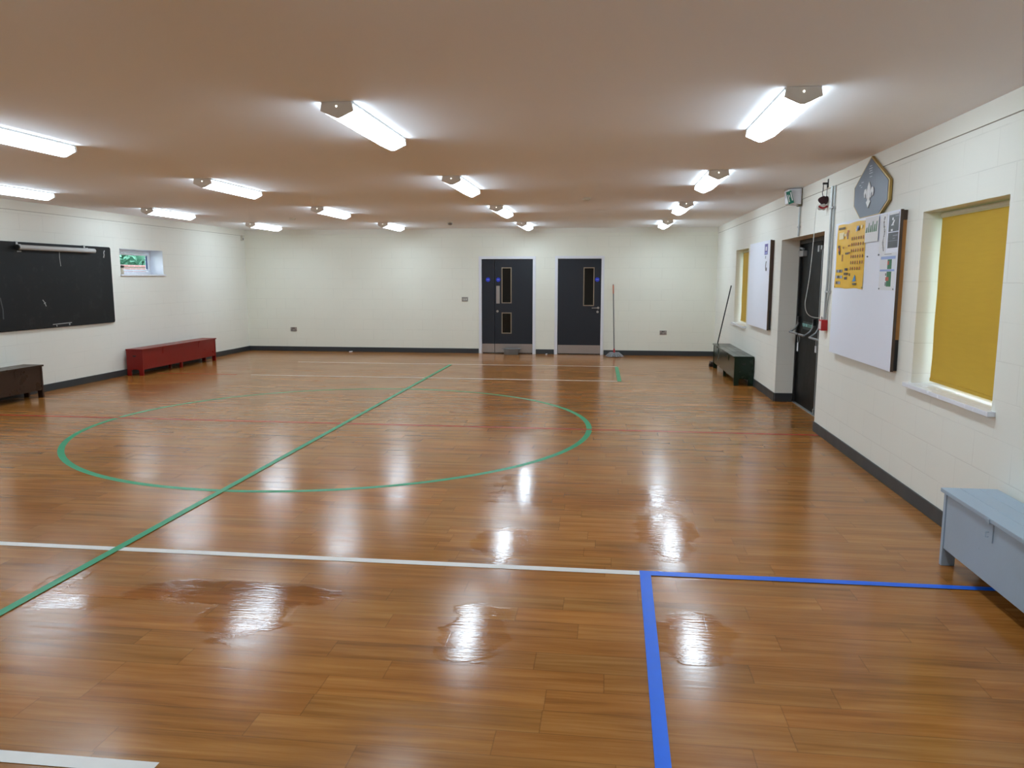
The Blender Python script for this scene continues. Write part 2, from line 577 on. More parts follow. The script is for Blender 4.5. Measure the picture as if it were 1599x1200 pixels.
def thing(name, label, cat, loc, group=None, kind=None):
    o = bpy.data.objects.new(name, None)
    o.location = loc
    o.empty_display_size = 0.1
    col.objects.link(o)
    return tag(o, label, cat, group, kind)


def structure(g, name, m, label, cat, bevel=0.0):
    return tag(g.build(name, m, bevel=bevel), label, cat, kind='structure')


def dup(root, dx, dy, label=None, group=None):
    r = root.copy()
    col.objects.link(r)
    r.location = (root.location.x + dx, root.location.y + dy, root.location.z)
    if label:
        r['label'] = label
    if group:
        r['group'] = group
    for ch in list(root.children):
        c = ch.copy()
        col.objects.link(c)
        c.parent = r
        for g in list(ch.children):
            e = g.copy()
            col.objects.link(e)
            e.parent = c
    return r


def lettering(name, body, size, m, parent, origin, right, up, depth=0.001):
    """raised text centred at origin, reading along right"""
    cu = bpy.data.curves.new(name, 'FONT')
    cu.body = body
    cu.size = size
    cu.align_x = 'CENTER'
    cu.align_y = 'CENTER'
    cu.extrude = depth
    tmp = bpy.data.objects.new(name + '_curve', cu)
    col.objects.link(tmp)
    bpy.context.view_layer.update()
    me = bpy.data.meshes.new_from_object(tmp.evaluated_get(bpy.context.evaluated_depsgraph_get()))
    bpy.data.objects.remove(tmp)
    right, up = Vector(right).normalized(), Vector(up).normalized()
    out = right.cross(up)
    top = Vector((0, 0, 0))
    p = parent
    while p is not None:
        top = top + p.location
        p = p.parent
    for v in me.vertices:
        c = v.co.copy()
        v.co = Vector(origin) - top + right * c.x + up * c.y + out * c.z
    me.materials.clear()
    me.materials.append(M[m])
    o = bpy.data.objects.new(name, me)
    o.parent = parent
    col.objects.link(o)
    return o


def wall_shell(ax, p0, p1, u0, u1, z0, z1, holes):
    """solid wall between planes p0 and p1 with rectangular holes (ua, ub, za, zb); faces only on the skin"""
    us = sorted({u0, u1, *[h[0] for h in holes], *[h[1] for h in holes]})
    zs = sorted({z0, z1, *[h[2] for h in holes], *[h[3] for h in holes]})
    us = [u for u in us if u0 <= u <= u1]
    zs = [z for z in zs if z0 <= z <= z1]

    def solid(i, j):
        if i < 0 or j < 0 or i >= len(us) - 1 or j >= len(zs) - 1:
            return False
        cu, cz = (us[i] + us[i + 1]) / 2, (zs[j] + zs[j + 1]) / 2
        return not any(a < cu < b and c < cz < d for a, b, c, d in holes)

    def P(p, u, z):
        return (p, u, z) if ax == 'x' else (u, p, z)
    g = G()
    for i in range(len(us) - 1):
        for j in range(len(zs) - 1):
            if not solid(i, j):
                continue
            a, b, c, d = us[i], us[i + 1], zs[j], zs[j + 1]
            for p in (p0, p1):
                g.add([P(p, a, c), P(p, b, c), P(p, b, d), P(p, a, d)], [(0, 1, 2, 3)])
            for di, dj, e in ((-1, 0, ((a, c), (a, d))), (1, 0, ((b, c), (b, d))), (0, -1, ((a, c), (b, c))), (0, 1, ((a, d), (b, d)))):
                if not solid(i + di, j + dj):
                    (ua, za), (ub, zb) = e
                    g.add([P(p0, ua, za), P(p0, ub, zb), P(p1, ub, zb), P(p1, ua, za)], [(0, 1, 2, 3)])
    return g


# ------------------------------------------------------------------ room shell
WT = 0.34
W1 = (4.765, 5.985, 0.875, 2.125)        # near right window: y0 y1 z0 z1
W2 = (12.98, 14.20, 0.860, 2.130)        # far right window
DR = (8.560, 10.585, 0.0, 2.140)         # recessed double doors
W3 = (12.075, 13.335, 1.700, 2.130)      # small left window
D1 = (-2.745, -1.595, 0.0, 2.065)        # back door with side leaf
D2 = (-1.090, -0.130, 0.0, 2.070)        # back single door

structure(wall_shell('x', R, R + WT, NEAR, D, -0.1, H, [W1, W2, (DR[0], DR[1], -0.001, DR[3])]), 'wall_right', 'wall_x',
          'cream painted block wall on the right with blinds and noticeboards', 'wall')
structure(wall_shell('x', -L, -L - WT, NEAR, D, -0.1, H, [W3]), 'wall_left', 'wall_x', 'cream painted block wall on the left behind the blackboard', 'wall')
structure(wall_shell('y', D, D + 0.2, -L - WT, R + WT, -0.1, H, [(D1[0], D1[1], -0.001, D1[3]), (D2[0], D2[1], -0.001, D2[3])]), 'wall_back', 'wall_y',
          'cream painted block wall at the far end with two grey doors', 'wall')
structure(wall_shell('y', NEAR, NEAR - 0.2, -L - WT, R + WT, -0.1, H, []), 'wall_front', 'wall_y', 'cream block wall behind the camera', 'wall')
structure(G().box(-L - WT, R + WT, NEAR - 0.2, D + 0.2, H, H + 0.12), 'ceiling', 'ceiling', 'flat pale brown ceiling over the hall', 'ceiling')
fl = structure(G().box(-L - WT, R + WT, NEAR - 0.2, D + 0.35, -0.12, 0.0), 'floor', 'floor', 'glossy wet wood plank floor with court lines', 'floor')
structure(G().box(-40, 40, -30, 50, -0.35, -0.25), 'ground', 'turf', 'grass outside the small left window', 'ground')

# top board under the ceiling, with a painted shadow line along its lower edge
structure(G().box(R - 0.006, R, NEAR, D, 2.572, H, 'trim').box(R - 0.002, R, NEAR, D, 2.566, 2.572, 'shadow_gap'), 'trim_1', 'trim', 'cream top board under the ceiling on the right wall', 'trim', 0.002)
structure(G().box(-L, -L + 0.006, NEAR, D, 2.572, H, 'trim').box(-L, -L + 0.002, NEAR, D, 2.567, 2.572, 'shadow_gap'), 'trim_2', 'trim', 'cream top board under the ceiling on the left wall', 'trim', 0.002)
structure(G().box(-L + 0.006, R - 0.006, D - 0.006, D, 2.592, H), 'trim_3', 'trim', 'cream top board under the ceiling on the back wall', 'trim', 0.002)

# skirting
BH = 0.105


def skirt(name, label, boxes):
    g = G()
    for b in boxes:
        g.box(*b)
    structure(g, name, 'skirting', label, 'baseboard', 0.003)


skirt('baseboard_left', 'charcoal skirting along the left wall', [(-L, -L + 0.014, NEAR, D, 0, BH)])
skirt('baseboard_back', 'charcoal skirting on the back wall left, between and right of the doors',
      [(-L + 0.014, D1[0] - 0.055, D - 0.014, D, 0, BH), (D1[1] + 0.055, D2[0] - 0.055, D - 0.014, D, 0, BH), (D2[1] + 0.055, R - 0.014, D - 0.014, D, 0, BH)])
skirt('baseboard_right', 'charcoal skirting along the right wall turning into the door recess',
      [(R - 0.014, R, NEAR, DR[0] + 0.0, 0, BH), (R - 0.014, R, DR[1], D, 0, BH + 0.01),
       (R, R + 0.225, DR[1] - 0.014, DR[1], 0, BH + 0.01), (R, R + 0.225, DR[0], DR[0] + 0.014, 0, BH)])

# ------------------------------------------------------------------ floor lines (parts of the floor)
LZ = 0.0008
LINE_NO = [0]


def line(name, pts, m, label=None, w=None):
    """a thin film between paired points"""
    g = G()
    LINE_NO[0] += 1
    g.add([(x, y, LZ + 0.0004 * LINE_NO[0]) for x, y in pts], [tuple(range(len(pts)))], None)
    o = g.build(name, m, fl)
    if label:
        o['label'] = label
    return o


gx, gw = -2.962, 0.027
ring = G()
cx0, cy0, cr0, NS = -2.961, 8.283, 2.782, 160
for i in range(NS):
    a, b = 2 * math.pi * i / NS, 2 * math.pi * (i + 1) / NS
    ring.add([(cx0 + r * math.cos(t), cy0 + r * math.sin(t), LZ + 0.0002) for t, r in ((a, cr0 - 0.03), (b, cr0 - 0.03), (b, cr0 + 0.03), (a, cr0 + 0.03))], [(3, 2, 1, 0)])
o = ring.build('court_circle', 'tape_green', fl)
o['label'] = 'green centre circle'
line('court_line', [(-L + 0.02, 8.288), (R - 0.02, 8.288), (R - 0.02, 8.335), (-L + 0.02, 8.335)], 'tape_red', 'thin red line across the hall')
line('court_line', [(-7.75, 12.35), (-6.3, 12.35), (-6.3, 12.40), (-7.75, 12.40)], 'tape_red', 'short red line by the red chest')
line('court_line', [(-L + 0.02, 4.150), (0.205, 4.168), (0.205, 4.228), (-L + 0.02, 4.212)], 'tape_white', 'near white line')
line('court_line', [(-L + 0.02, 2.165), (-1.50, 2.200), (-1.50, 2.262), (-L + 0.02, 2.225)], 'tape_white', 'nearest white line at the bottom edge')
line('court_line', [(-6.03, 14.355), (0.19, 14.37), (0.19, 14.42), (-6.03, 14.405)], 'tape_white', 'farthest white line')
line('court_line', [(-6.03, 12.32), (0.22, 12.31), (0.22, 12.36), (-6.03, 12.37)], 'tape_white', 'second farthest white line')
line('court_line', [(0.175, 12.31), (0.24, 12.31), (0.215, 14.36), (0.15, 14.36)], 'tape_green', 'short green line joining the far white lines')
line('court_line', [(0.205, 4.165), (2.23, 4.178), (2.23, 4.226), (0.205, 4.230)], 'tape_blue', 'blue line running under the pale blue chest')
line('court_line', [(0.205, 4.166), (0.186, 2.35), (0.242, 2.35), (0.266, 4.166)][::-1], 'tape_blue', 'blue line running towards the camera')

line('court_line', [(gx - gw, NEAR), (gx + gw, NEAR), (gx + gw, 14.34), (gx - gw, 14.34)], 'tape_green', 'long green centre line')

# ------------------------------------------------------------------ ceiling lights
LX = {'b': 1.052, 'a': -1.640, 'c': -4.332, 'd': -7.005}


def lamp_section(k=1.0, drop=0.0):
    return [(-0.092 * k, H - 0.014), (-0.102 * k, H - 0.052 - drop), (-0.030 * k, H - 0.085 - drop), (-0.010 * k, H - 0.0925 - drop), (0.010 * k, H - 0.0925 - drop),
            (0.030 * k, H - 0.085 - drop), (0.102 * k, H - 0.052 - drop), (0.092 * k, H - 0.014)]


def make_light(x, y, label):
    t = thing('ceiling_light', label, 'ceiling light', (x, y, H), 'batten lights in rows on the ceiling')
    sec = [(x + u, w) for u, w in lamp_section(0.97)]
    capsec = [(x - 0.094, H - 0.001)] + [(x + u, w) for u, w in lamp_section(1.0, 0.001)] + [(x + 0.094, H - 0.001)]
    capsec.pop(1)
    capsec.pop(-2)
    G().prism(capsec, 'y', y, y + 0.022).build('end_cap', 'cap', t, bevel=0.003)
    G().prism(capsec, 'y', y + 1.228, y + 1.25).build('end_cap', 'cap', t, bevel=0.003)
    dg = G().prism(sec, 'y', y + 0.022, y + 1.228, 'lens')
    dg._m('lens_side')
    for q in (2 + 0, 2 + 6):                      # the two upright sides are dimmer than the prismatic face
        dg.mi[q] = 1
    dg.build('diffuser', 'lens', t)
    G().box(x - 0.097, x + 0.097, y + 0.0225, y + 1.2275, H - 0.0135, H - 0.0005).build('lamp_tray', 'tray', t)
    g = G()
    g.tube([(x, y - 0.003, H - 0.028), (x, y + 0.002, H - 0.028)], 0.0055, n=12)
    g.build('indicator', 'led', t)
    return t


rows = {'b': 'ceiling row closest to the window wall', 'a': 'second ceiling row from the window wall', 'c': 'second ceiling row from the blackboard wall', 'd': 'ceiling row closest to the blackboard wall'}
ordn = ['nearest', 'second nearest', 'third nearest', 'farthest']
spots = [('b', 1.052, 4.57, 0), ('b', 1.055, 7.90, 1), ('b', 1.057, 11.10, 2), ('b', 1.064, 14.55, 3),
         ('a', -1.638, 4.62, 0), ('a', -1.636, 8.03, 1), ('a', -1.646, 11.36, 2), ('a', -1.650, 14.74, 3),
         ('c', -4.345, 4.62, 0), ('c', -4.332, 7.95, 1), ('c', -4.337, 11.26, 2), ('c', -4.327, 14.62, 3),
         ('d', -7.000, 7.82, 0), ('d', -7.000, 11.16, 1), ('d', -6.885, 14.36, 3)]
first = None
for kcol, x, y, i in spots:
    word = ordn[i] if not (kcol == 'd' and i == 1) else 'middle'
    lab = 'lit white batten light, %s in the %s' % (word, rows[kcol])
    if first is None:
        first = make_light(x, y, lab)
        fx0, fy0 = x, y
    else:
        dup(first, x - fx0, y - fy0, lab)
for x, y in ((1.05, 1.25), (-1.64, 1.25), (-4.33, 1.25), (-7.0, 1.25), (-7.0, 4.5)):
    dup(first, x - fx0, y - fy0, 'lit white batten light on the ceiling outside the frame', 'batten lights out of frame')

# smoke detectors
for i, (x, y, lab) in enumerate(((-3.007, 14.62, 'white smoke detector on the ceiling left of the double back door'),
                                 (-0.305, 10.49, 'shallow white disc on the ceiling between the two right light rows'),
                                 (-5.610, 13.38, 'small disc on the ceiling between the two left light rows'))):
    t = thing('smoke_detector', lab, 'smoke detector', (x, y, H), 'smoke detectors on the ceiling')
    G().lathe([(0.055, -0.0005), (0.055, -0.014), (0.05, -0.018)], (x, y, H), 24).build('base', 'sensor', t, smooth=True)
    if i == 0:
        G().lathe([(0.044, -0.0185), (0.042, -0.045), (0.028, -0.056), (0.012, -0.058)], (x, y, H), 24).build('sensor_head', 'sensor_grey', t, smooth=True)
    else:
        G().lathe([(0.046, -0.0185), (0.040, -0.030), (0.020, -0.034)], (x, y, H), 24).build('sensor_head', 'sensor', t, smooth=True)

# ------------------------------------------------------------------ windows
def right_window(n, o, label, gap):
    y0, y1, z0, z1 = o
    t = thing('window_%d' % n, label, 'window', (R + 0.2, (y0 + y1) / 2, z0), kind='structure')
    f = G()
    xa, xb = R + 0.190, R + 0.255
    f.box(xa, xb, y0 + 0.001, y0 + 0.06, z0 + 0.001, z1 - 0.001).box(xa, xb, y1 - 0.06, y1 - 0.001, z0 + 0.001, z1 - 0.001)
    f.box(xa, xb, y0 + 0.06, y1 - 0.06, z0 + 0.001, z0 + 0.06).box(xa, xb, y0 + 0.06, y1 - 0.06, z1 - 0.06, z1 - 0.001)
    f.build('window_frame', 'upvc', t, bevel=0.004)
    G().box(R + 0.222, R + 0.230, y0 + 0.06, y1 - 0.06, z0 + 0.06, z1 - 0.06).build('window_pane', 'glass', t)
    s = G()
    s.box(R - 0.045, R - 0.0005, y0 - 0.05, y1 + 0.05, z0 - 0.026, z0 + 0.004)
    s.box(R - 0.0005, R + 0.189, y0 + 0.001, y1 - 0.001, z0 + 0.0005, z0 + 0.004)
    s.build('window_sill', 'upvc', t, bevel=0.006)
    return t


right_window(1, W1, 'near window in the right wall behind a yellow blind', 0.04)
right_window(2, W2, 'far window in the right wall half hidden by a white board', 0.04)


def blind(o, label, bottom, ga, gb):
    y0, y1, z0, z1 = o
    x = R + 0.115
    t = thing('roller_blind', label, 'blind', (x, (y0 + y1) / 2, z1), 'yellow roller blinds in the right wall windows')
    G().tube([(x + 0.012, y0 + 0.012, z1 - 0.026), (x + 0.012, y1 - 0.025, z1 - 0.026)], 0.021, n=18).build('roller_tube', 'tube_cream', t, smooth=True)
    g = G()
    nz, ny = 24, 8
    ya, yb = y0 + ga, y1 - gb
    top, bot = z1 - 0.046, z0 + bottom
    for layer, off in ((0, 0.0), (1, 0.0012)):
        vs = []
        for i in range(nz + 1):
            for j in range(ny + 1):
                yy = ya + (yb - ya) * j / ny
                zz = top + (bot - top) * i / nz
                dx = 0.0025 * math.sin(i * 0.7 + j * 0.8) * (i / nz)
                vs.append((x + dx + off, yy, zz))
        fs = [(i * (ny + 1) + j, i * (ny + 1) + j + 1, (i + 1) * (ny + 1) + j + 1, (i + 1) * (ny + 1) + j) for i in range(nz) for j in range(ny)]
        if layer == 0:
            g.add(vs, fs)
    o2 = g.build('blind_fabric', 'blind', t, smooth=True)
    G().box(x - 0.006, x + 0.006, ya, yb, bot - 0.018, bot + 0.006).build('bottom_bar', 'blind', t, bevel=0.002)
    # thin pull chain
    return t


blind(W1, 'yellow roller blind pulled down in the near right window', 0.045, 0.015, 0.045)
blind(W2, 'yellow roller blind in the far window half hidden by a white board', 0.05, 0.015, 0.045)

# small window in the left wall
y0, y1, z0, z1 = W3
t = thing('window_3', 'small white window high in the left wall beside the blackboard', 'window', (-L - 0.27, (y0 + y1) / 2, z0), kind='structure')
f = G()
xa, xb = -L - 0.30, -L - 0.245
f.box(xa, xb, y0 + 0.001, y0 + 0.05, z0 + 0.001, z1 - 0.001).box(xa, xb, y1 - 0.05, y1 - 0.001, z0 + 0.001, z1 - 0.001)
f.box(xa, xb, y0 + 0.05, y1 - 0.05, z0 + 0.001, z0 + 0.05).box(xa, xb, y0 + 0.05, y1 - 0.05, z1 - 0.05, z1 - 0.001)
f.build('window_frame', 'upvc', t, bevel=0.004)
f = G()
xa, xb = -L - 0.285, -L - 0.232
a, b, c, d = y0 + 0.056, y1 - 0.056, z0 + 0.056, z1 - 0.056
f.box(xa, xb, a, a + 0.045, c, d).box(xa, xb, b - 0.045, b, c, d).box(xa, xb, a + 0.045, b - 0.045, c, c + 0.035).box(xa, xb, a + 0.045, b - 0.045, d - 0.035, d)
f.build('casement', 'upvc', t, bevel=0.004)
G().box(-L - 0.262, -L - 0.254, a + 0.045, b - 0.045, c + 0.035, d - 0.035).build('window_pane', 'glass', t)
G().box(-L - 0.253, -L - 0.246, b - 0.085, b - 0.047, c + 0.04, d - 0.04).build('window_stay', 'gasket', t)
s = G()
s.box(-L + 0.0005, -L + 0.03, y0 - 0.02, y1 + 0.03, z0 - 0.022, z0 + 0.004)
s.box(-L - 0.244, -L + 0.0005, y0 + 0.001, y1 - 0.001, z0 + 0.0005, z0 + 0.004)
s.build('window_sill', 'upvc', t, bevel=0.004)
g = G()
g.box(-L - 0.244, -L - 0.001, y1 - 0.003, y1 - 0.0005, z0 + 0.005, z1 - 0.001)
g.box(-L - 0.244, -L - 0.001, y0 + 0.003, y1 - 0.003, z1 - 0.003, z1 - 0.0005)
g.build('reveal_lining', 'upvc', t)

# jar on that sill
jx, jy, jz = -L - 0.12, 12.285, W3[2] + 0.0042
t = thing('lidded_jar', 'small pale jar with dark lid on the left window sill', 'jar', (jx, jy, jz))
G().lathe([(0.028, 0), (0.034, 0.01), (0.032, 0.055), (0.025, 0.075), (0.028, 0.110)], (jx, jy, jz), 20).build('jar_body', 'jar_body', t, smooth=True)
G().lathe([(0.036, 0.1105), (0.042, 0.120), (0.040, 0.143), (0.014, 0.152)], (jx, jy, jz), 20).build('jar_lid', 'jar_lid', t, smooth=True)

# outside the left window
g = G()
g.box(-L - 3.4, -L - 3.2, 9.0, 26.0, -0.25, 1.90)
g.box(-L - 3.44, -L - 3.16, 9.0, 26.0, 1.90, 1.945)
tag(g.build('garden_wall', 'brick'), 'red brick garden wall seen through the small left window', 'garden wall')
t = thing('hedge', 'bright green hedge over the brick wall outside the left window', 'hedge', (-L - 5.0, 17.5, -0.25))
g = G()
random.seed(3)
for i in range(13000):
    x = -L - 3.6 - random.random() * 1.6
    y = random.uniform(14.5, 24.5)
    z = random.uniform(1.5, 3.3 + 0.3 * math.sin(y * 1.7))
    s = random.uniform(0.08, 0.17)
    a, b = random.uniform(0, 6.28), random.uniform(-0.9, 0.9)
    u = Vector((math.cos(a) * math.cos(b), math.sin(a) * math.cos(b), math.sin(b))) * s
    w = Vector((-math.sin(a), math.cos(a), random.uniform(-0.6, 0.6))) * s * 0.5
    p = Vector((x, y, z))
    g.add([p - u, p - w * 0.9, p + u, p + w * 0.9], [(0, 1, 2, 3)])
g.build('foliage', 'leaf', t)
g = G()
for i in range(14):
    y = 11.2 + i
    g.tube([(-L - 4.6, y, -0.25), (-L - 4.5, y + 0.1, 1.6), (-L - 4.4, y - 0.1, 3.6)], [0.06, 0.04, 0.015], n=7)
g.build('stems', 'bark', t, smooth=True)

# ------------------------------------------------------------------ back doors
def vision_panel(t, leaf, xa, xb, za, zb):
    yq = D + 0.002
    g = G()
    w = 0.02
    for bx in ((xa, xa + w, za, zb), (xb - w, xb, za, zb), (xa + w, xb - w, za, za + w), (xa + w, xb - w, zb - w, zb)):
        g.box(bx[0], bx[1], yq - 0.004, yq + 0.006, bx[2], bx[3])
    v = g.build('vision_panel', 'oak', leaf)
    v['label'] = 'oak beaded glass panel'
    G().box(xa + w, xb - w, yq + 0.0005, yq + 0.006, za + w, zb - w).build('door_pane', 'dark_glass', v)


def door_frame(t, o):
    xa, xb, _, zt = o
    g = G()
    g.box(xa - 0.05, xa + 0.018, D - 0.018, D + 0.08, 0.0, zt + 0.045).box(xb - 0.018, xb + 0.05, D - 0.018, D + 0.08, 0.0, zt + 0.045)
    g.box(xa + 0.018, xb - 0.018, D - 0.018, D + 0.08, zt - 0.018, zt + 0.045)
    # keep the frame out of the masonry
    f = G()
    f.box(xa - 0.045, xa + 0.0, D - 0.018, D - 0.0005, 0.0005, zt + 0.04).box(xb, xb + 0.045, D - 0.018, D - 0.0005, 0.0005, zt + 0.04)
    f.box(xa, xb, D - 0.018, D - 0.0005, zt, zt + 0.04)
    f.box(xa + 0.0005, xa + 0.017, D - 0.018, D + 0.15, 0.0005, zt - 0.0005).box(xb - 0.017, xb - 0.0005, D - 0.018, D + 0.15, 0.0005, zt - 0.0005)
    f.box(xa + 0.017, xb - 0.017, D - 0.018, D + 0.15, zt - 0.017, zt - 0.0005)
    f.build('door_frame', 'white_gloss', t, bevel=0.002)


def sign_disc(leaf, x, z):
    g = G()
    yq = D + 0.0012
    g.tube([(x, yq + 0.004, z), (x, yq - 0.0015, z)], 0.046, 'blue_sign', n=28)
    g.box(x - 0.026, x + 0.026, yq - 0.0022, yq - 0.0014, z - 0.004, z + 0.006, 'pale_mark')
    s = g.build('door_sign', 'blue_sign', leaf)
    s['label'] = 'round blue door sign'


YL = D + 0.006        # face of the leaves
t = thing('door_1', 'dark grey door with narrow side leaf and two glass panels', 'door', ((D1[0] + D1[1]) / 2, D, 0), kind='structure')
door_frame(t, D1)
side = G().box(D1[0] + 0.021, -2.447, YL, YL + 0.05, 0.022, D1[3] - 0.021).build('door_leaf', 'door_grey', t, bevel=0.002)
main = G().box(-2.439, D1[1] - 0.021, YL, YL + 0.05, 0.022, D1[3] - 0.021).build('door_leaf', 'door_grey', t, bevel=0.002)
vision_panel(t, main, -2.293, -2.073, 1.098, 1.871)
vision_panel(t, main, -2.293, -2.073, 0.440, 0.899)
sign_disc(side, -2.589, 1.607)
sign_disc(main, -2.364, 1.607)
G().box(-2.410, -2.334, YL - 0.002, YL + 0.001, 1.093, 1.474).build('push_plate', 'steel', main, bevel=0.001)
g = G()
g.tube([(-2.383, YL + 0.001, 0.925), (-2.383, YL - 0.01, 0.925)], 0.026, n=20)
g.tube([(-2.383, YL - 0.01, 0.925), (-2.383, YL - 0.03, 0.925)], 0.014, n=16)
g.build('door_lock', 'steel', main, smooth=True)
G().box(D1[0] + 0.022, -2.448, YL - 0.002, YL + 0.001, 0.024, 0.215).build('kick_plate', 'steel', side)
G().box(-2.438, D1[1] - 0.022, YL - 0.002, YL + 0.001, 0.024, 0.215).build('kick_plate', 'steel', main)
G().box(D1[0] + 0.001, D1[1] - 0.001, D + 0.10, D + 0.13, 0.001, D1[3] - 0.001).build('door_backing', 'void', t)

t = thing('door_2', 'single dark grey door with one glass panel beside the mop', 'door', ((D2[0] + D2[1]) / 2, D, 0), kind='structure')
door_frame(t, D2)
leaf = G().box(D2[0] + 0.021, D2[1] - 0.021, YL, YL + 0.05, 0.022, D2[3] - 0.021).build('door_leaf', 'door_grey', t, bevel=0.002)
vision_panel(t, leaf, -0.526, -0.293, 1.049, 1.871)
sign_disc(leaf, -0.231, 1.612)
G().box(D2[0] + 0.022, D2[1] - 0.022, YL - 0.002, YL + 0.001, 0.024, 0.205).build('kick_plate', 'steel', leaf)
g = G()
g.tube([(-0.205, YL + 0.001, 1.010), (-0.205, YL - 0.008, 1.010)], 0.026, n=20)
g.tube([(-0.205, YL - 0.008, 1.010), (-0.205, YL - 0.045, 1.010), (-0.225, YL - 0.052, 1.010), (-0.340, YL - 0.052, 1.008)], 0.0095, n=12)
g.build('door_handle', 'steel', leaf, smooth=True)
g = G()
g.tube([(-0.216, YL + 0.001, 0.925), (-0.216, YL - 0.008, 0.925)], 0.026, n=20)
g.build('door_lock', 'steel', leaf, smooth=True)
G().box(D2[0] + 0.001, D2[1] - 0.001, D + 0.10, D + 0.13, 0.001, D2[3] - 0.001).build('door_backing', 'void', t)

# ------------------------------------------------------------------ recessed double doors, right wall
y0, y1, _, zt = DR
XF = R + 0.228                 # frame face
XD = R + 0.255                 # leaf face
t = thing('door_3', 'black double exit doors with push bars recessed in the right wall', 'door', (R + 0.25, (y0 + y1) / 2, 0), kind='structure')
f = G()
f.box(XF, XF + 0.1, y0 + 0.001, y0 + 0.055, 0.0005, zt - 0.001).box(XF, XF + 0.1, y1 - 0.055, y1 - 0.001, 0.0005, zt - 0.001)
f.box(XF, XF + 0.1, y0 + 0.055, y1 - 0.055, zt - 0.055, zt - 0.001)
f.build('door_frame', 'black', t, bevel=0.003)
ym = (y0 + y1) / 2
la = G().box(XD, XD + 0.045, ym + 0.003, y1 - 0.058, 0.012, zt - 0.058).build('door_leaf', 'door_black', t, bevel=0.002)
lb = G().box(XD, XD + 0.045, y0 + 0.058, ym - 0.003, 0.012, zt - 0.058).build('door_leaf', 'door_black', t, bevel=0.002)
G().box(R + 0.226, R + 0.3, y0 + 0.016, y1 - 0.016, 0.0005, 0.009).build('threshold', 'galv', t)


def arm(ya):
    return [(XD - 0.012, ya, 1.145), (XD - 0.02, ya, 1.10), (XD - 0.028, ya, 1.05), (XD - 0.055, ya, 1.00), (XD - 0.10, ya, 0.965), (XD - 0.125, ya, 0.95)]


for lf, a, b in ((la, 9.72, 10.47), (lb, 8.69, 9.46)):
    g = G()
    for ya in (a, b):
        g.tube(arm(ya), [0.012, 0.013, 0.013, 0.013, 0.013, 0.012], 'bar_grey', n=10)
        g.box(XD - 0.03, XD + 0.001, ya - 0.025, ya + 0.025, 1.075, 1.155, 'black')
    g.tube([(XD - 0.125, a, 0.95), (XD - 0.125, b, 0.95)], 0.014, 'bar_grey', n=14)
    g.tube([(XD - 0.125, a + 0.25, 0.95), (XD - 0.125, a + 0.30, 0.95)], 0.017, 'black', n=14)
    g.build('push_bar', 'bar_grey', lf, smooth=True)
G().tube([(XD - 0.014, 9.515, 0.05), (XD - 0.014, 9.515, 2.02)], 0.006, n=8).build('bolt_rod', 'galv', lb, smooth=True)
g = G()
g.box(XD - 0.03, XD + 0.001, 9.49, 9.545, 1.985, 2.03, 'satin_silver').box(XD - 0.035, XD + 0.001, 9.60, 9.66, 1.96, 2.035, 'satin_silver')
g.box(XD - 0.028, XD + 0.001, 9.50, 9.54, 0.02, 0.08, 'satin_silver')
g.build('door_latch', 'satin_silver', lb, bevel=0.003)
g = G()
g.box(XD - 0.055, XD + 0.001, 10.28, 10.50, 1.925, 2.00, 'satin_silver')
g.hexa([(XD - 0.06, 10.30, 2.005), (XD - 0.03, 10.30, 2.005), (XD - 0.03, 10.30, 2.03), (XD - 0.06, 10.30, 2.03)],
       [(XD - 0.05, 10.52, 2.03), (XD - 0.03, 10.52, 2.03), (XD - 0.03, 10.52, 2.05), (XD - 0.05, 10.52, 2.05)], 'satin_silver')
g.build('door_closer', 'satin_silver', la, bevel=0.004)
g = G().box(XD - 0.002, XD + 0.001, 9.80, 10.31, 1.00, 1.10)
g.build('door_sign', 'sign_dark', la)
sg = lettering('sign_lettering', 'PUSH BAR TO OPEN', 0.060, 'mint', la, (XD - 0.0035, 10.055, 1.052), (0, -1, 0), (0, 0, 1))
sg['label'] = 'pale green lettering'

# keys hanging from the bar
t = thing('key_bunch', 'keys on a white tag hanging from the push bar', 'keys', (XD - 0.125, 9.98, 0.932))
g = G()
g.tube([(XD - 0.125 + 0.0, 9.98 + 0.05 * math.sin(q), 0.896 + 0.05 * math.cos(q)) for q in [i * 2 * math.pi / 20 for i in range(21)]], 0.004, n=6)
g.build('key_ring', 'satin_silver', t, smooth=True)
G().box(XD - 0.13, XD - 0.12, 9.99, 10.03, 0.735, 0.845).build('key_tag', 'paper', t, bevel=0.003)
t = thing('key_tag', 'small white tag hanging below the middle of the exit doors', 'tag', (XD - 0.02, 9.57, 0.93))
G().tube([(XD - 0.02, 9.57, 0.93), (XD - 0.02, 9.57, 0.84)], 0.002, n=6).build('string', 'cord', t)
G().box(XD - 0.024, XD - 0.016, 9.545, 9.595, 0.76, 0.84).build('tag_card', 'paper', t, bevel=0.002)

# ------------------------------------------------------------------ noticeboards
XB = R - 0.055                 # face of the boards


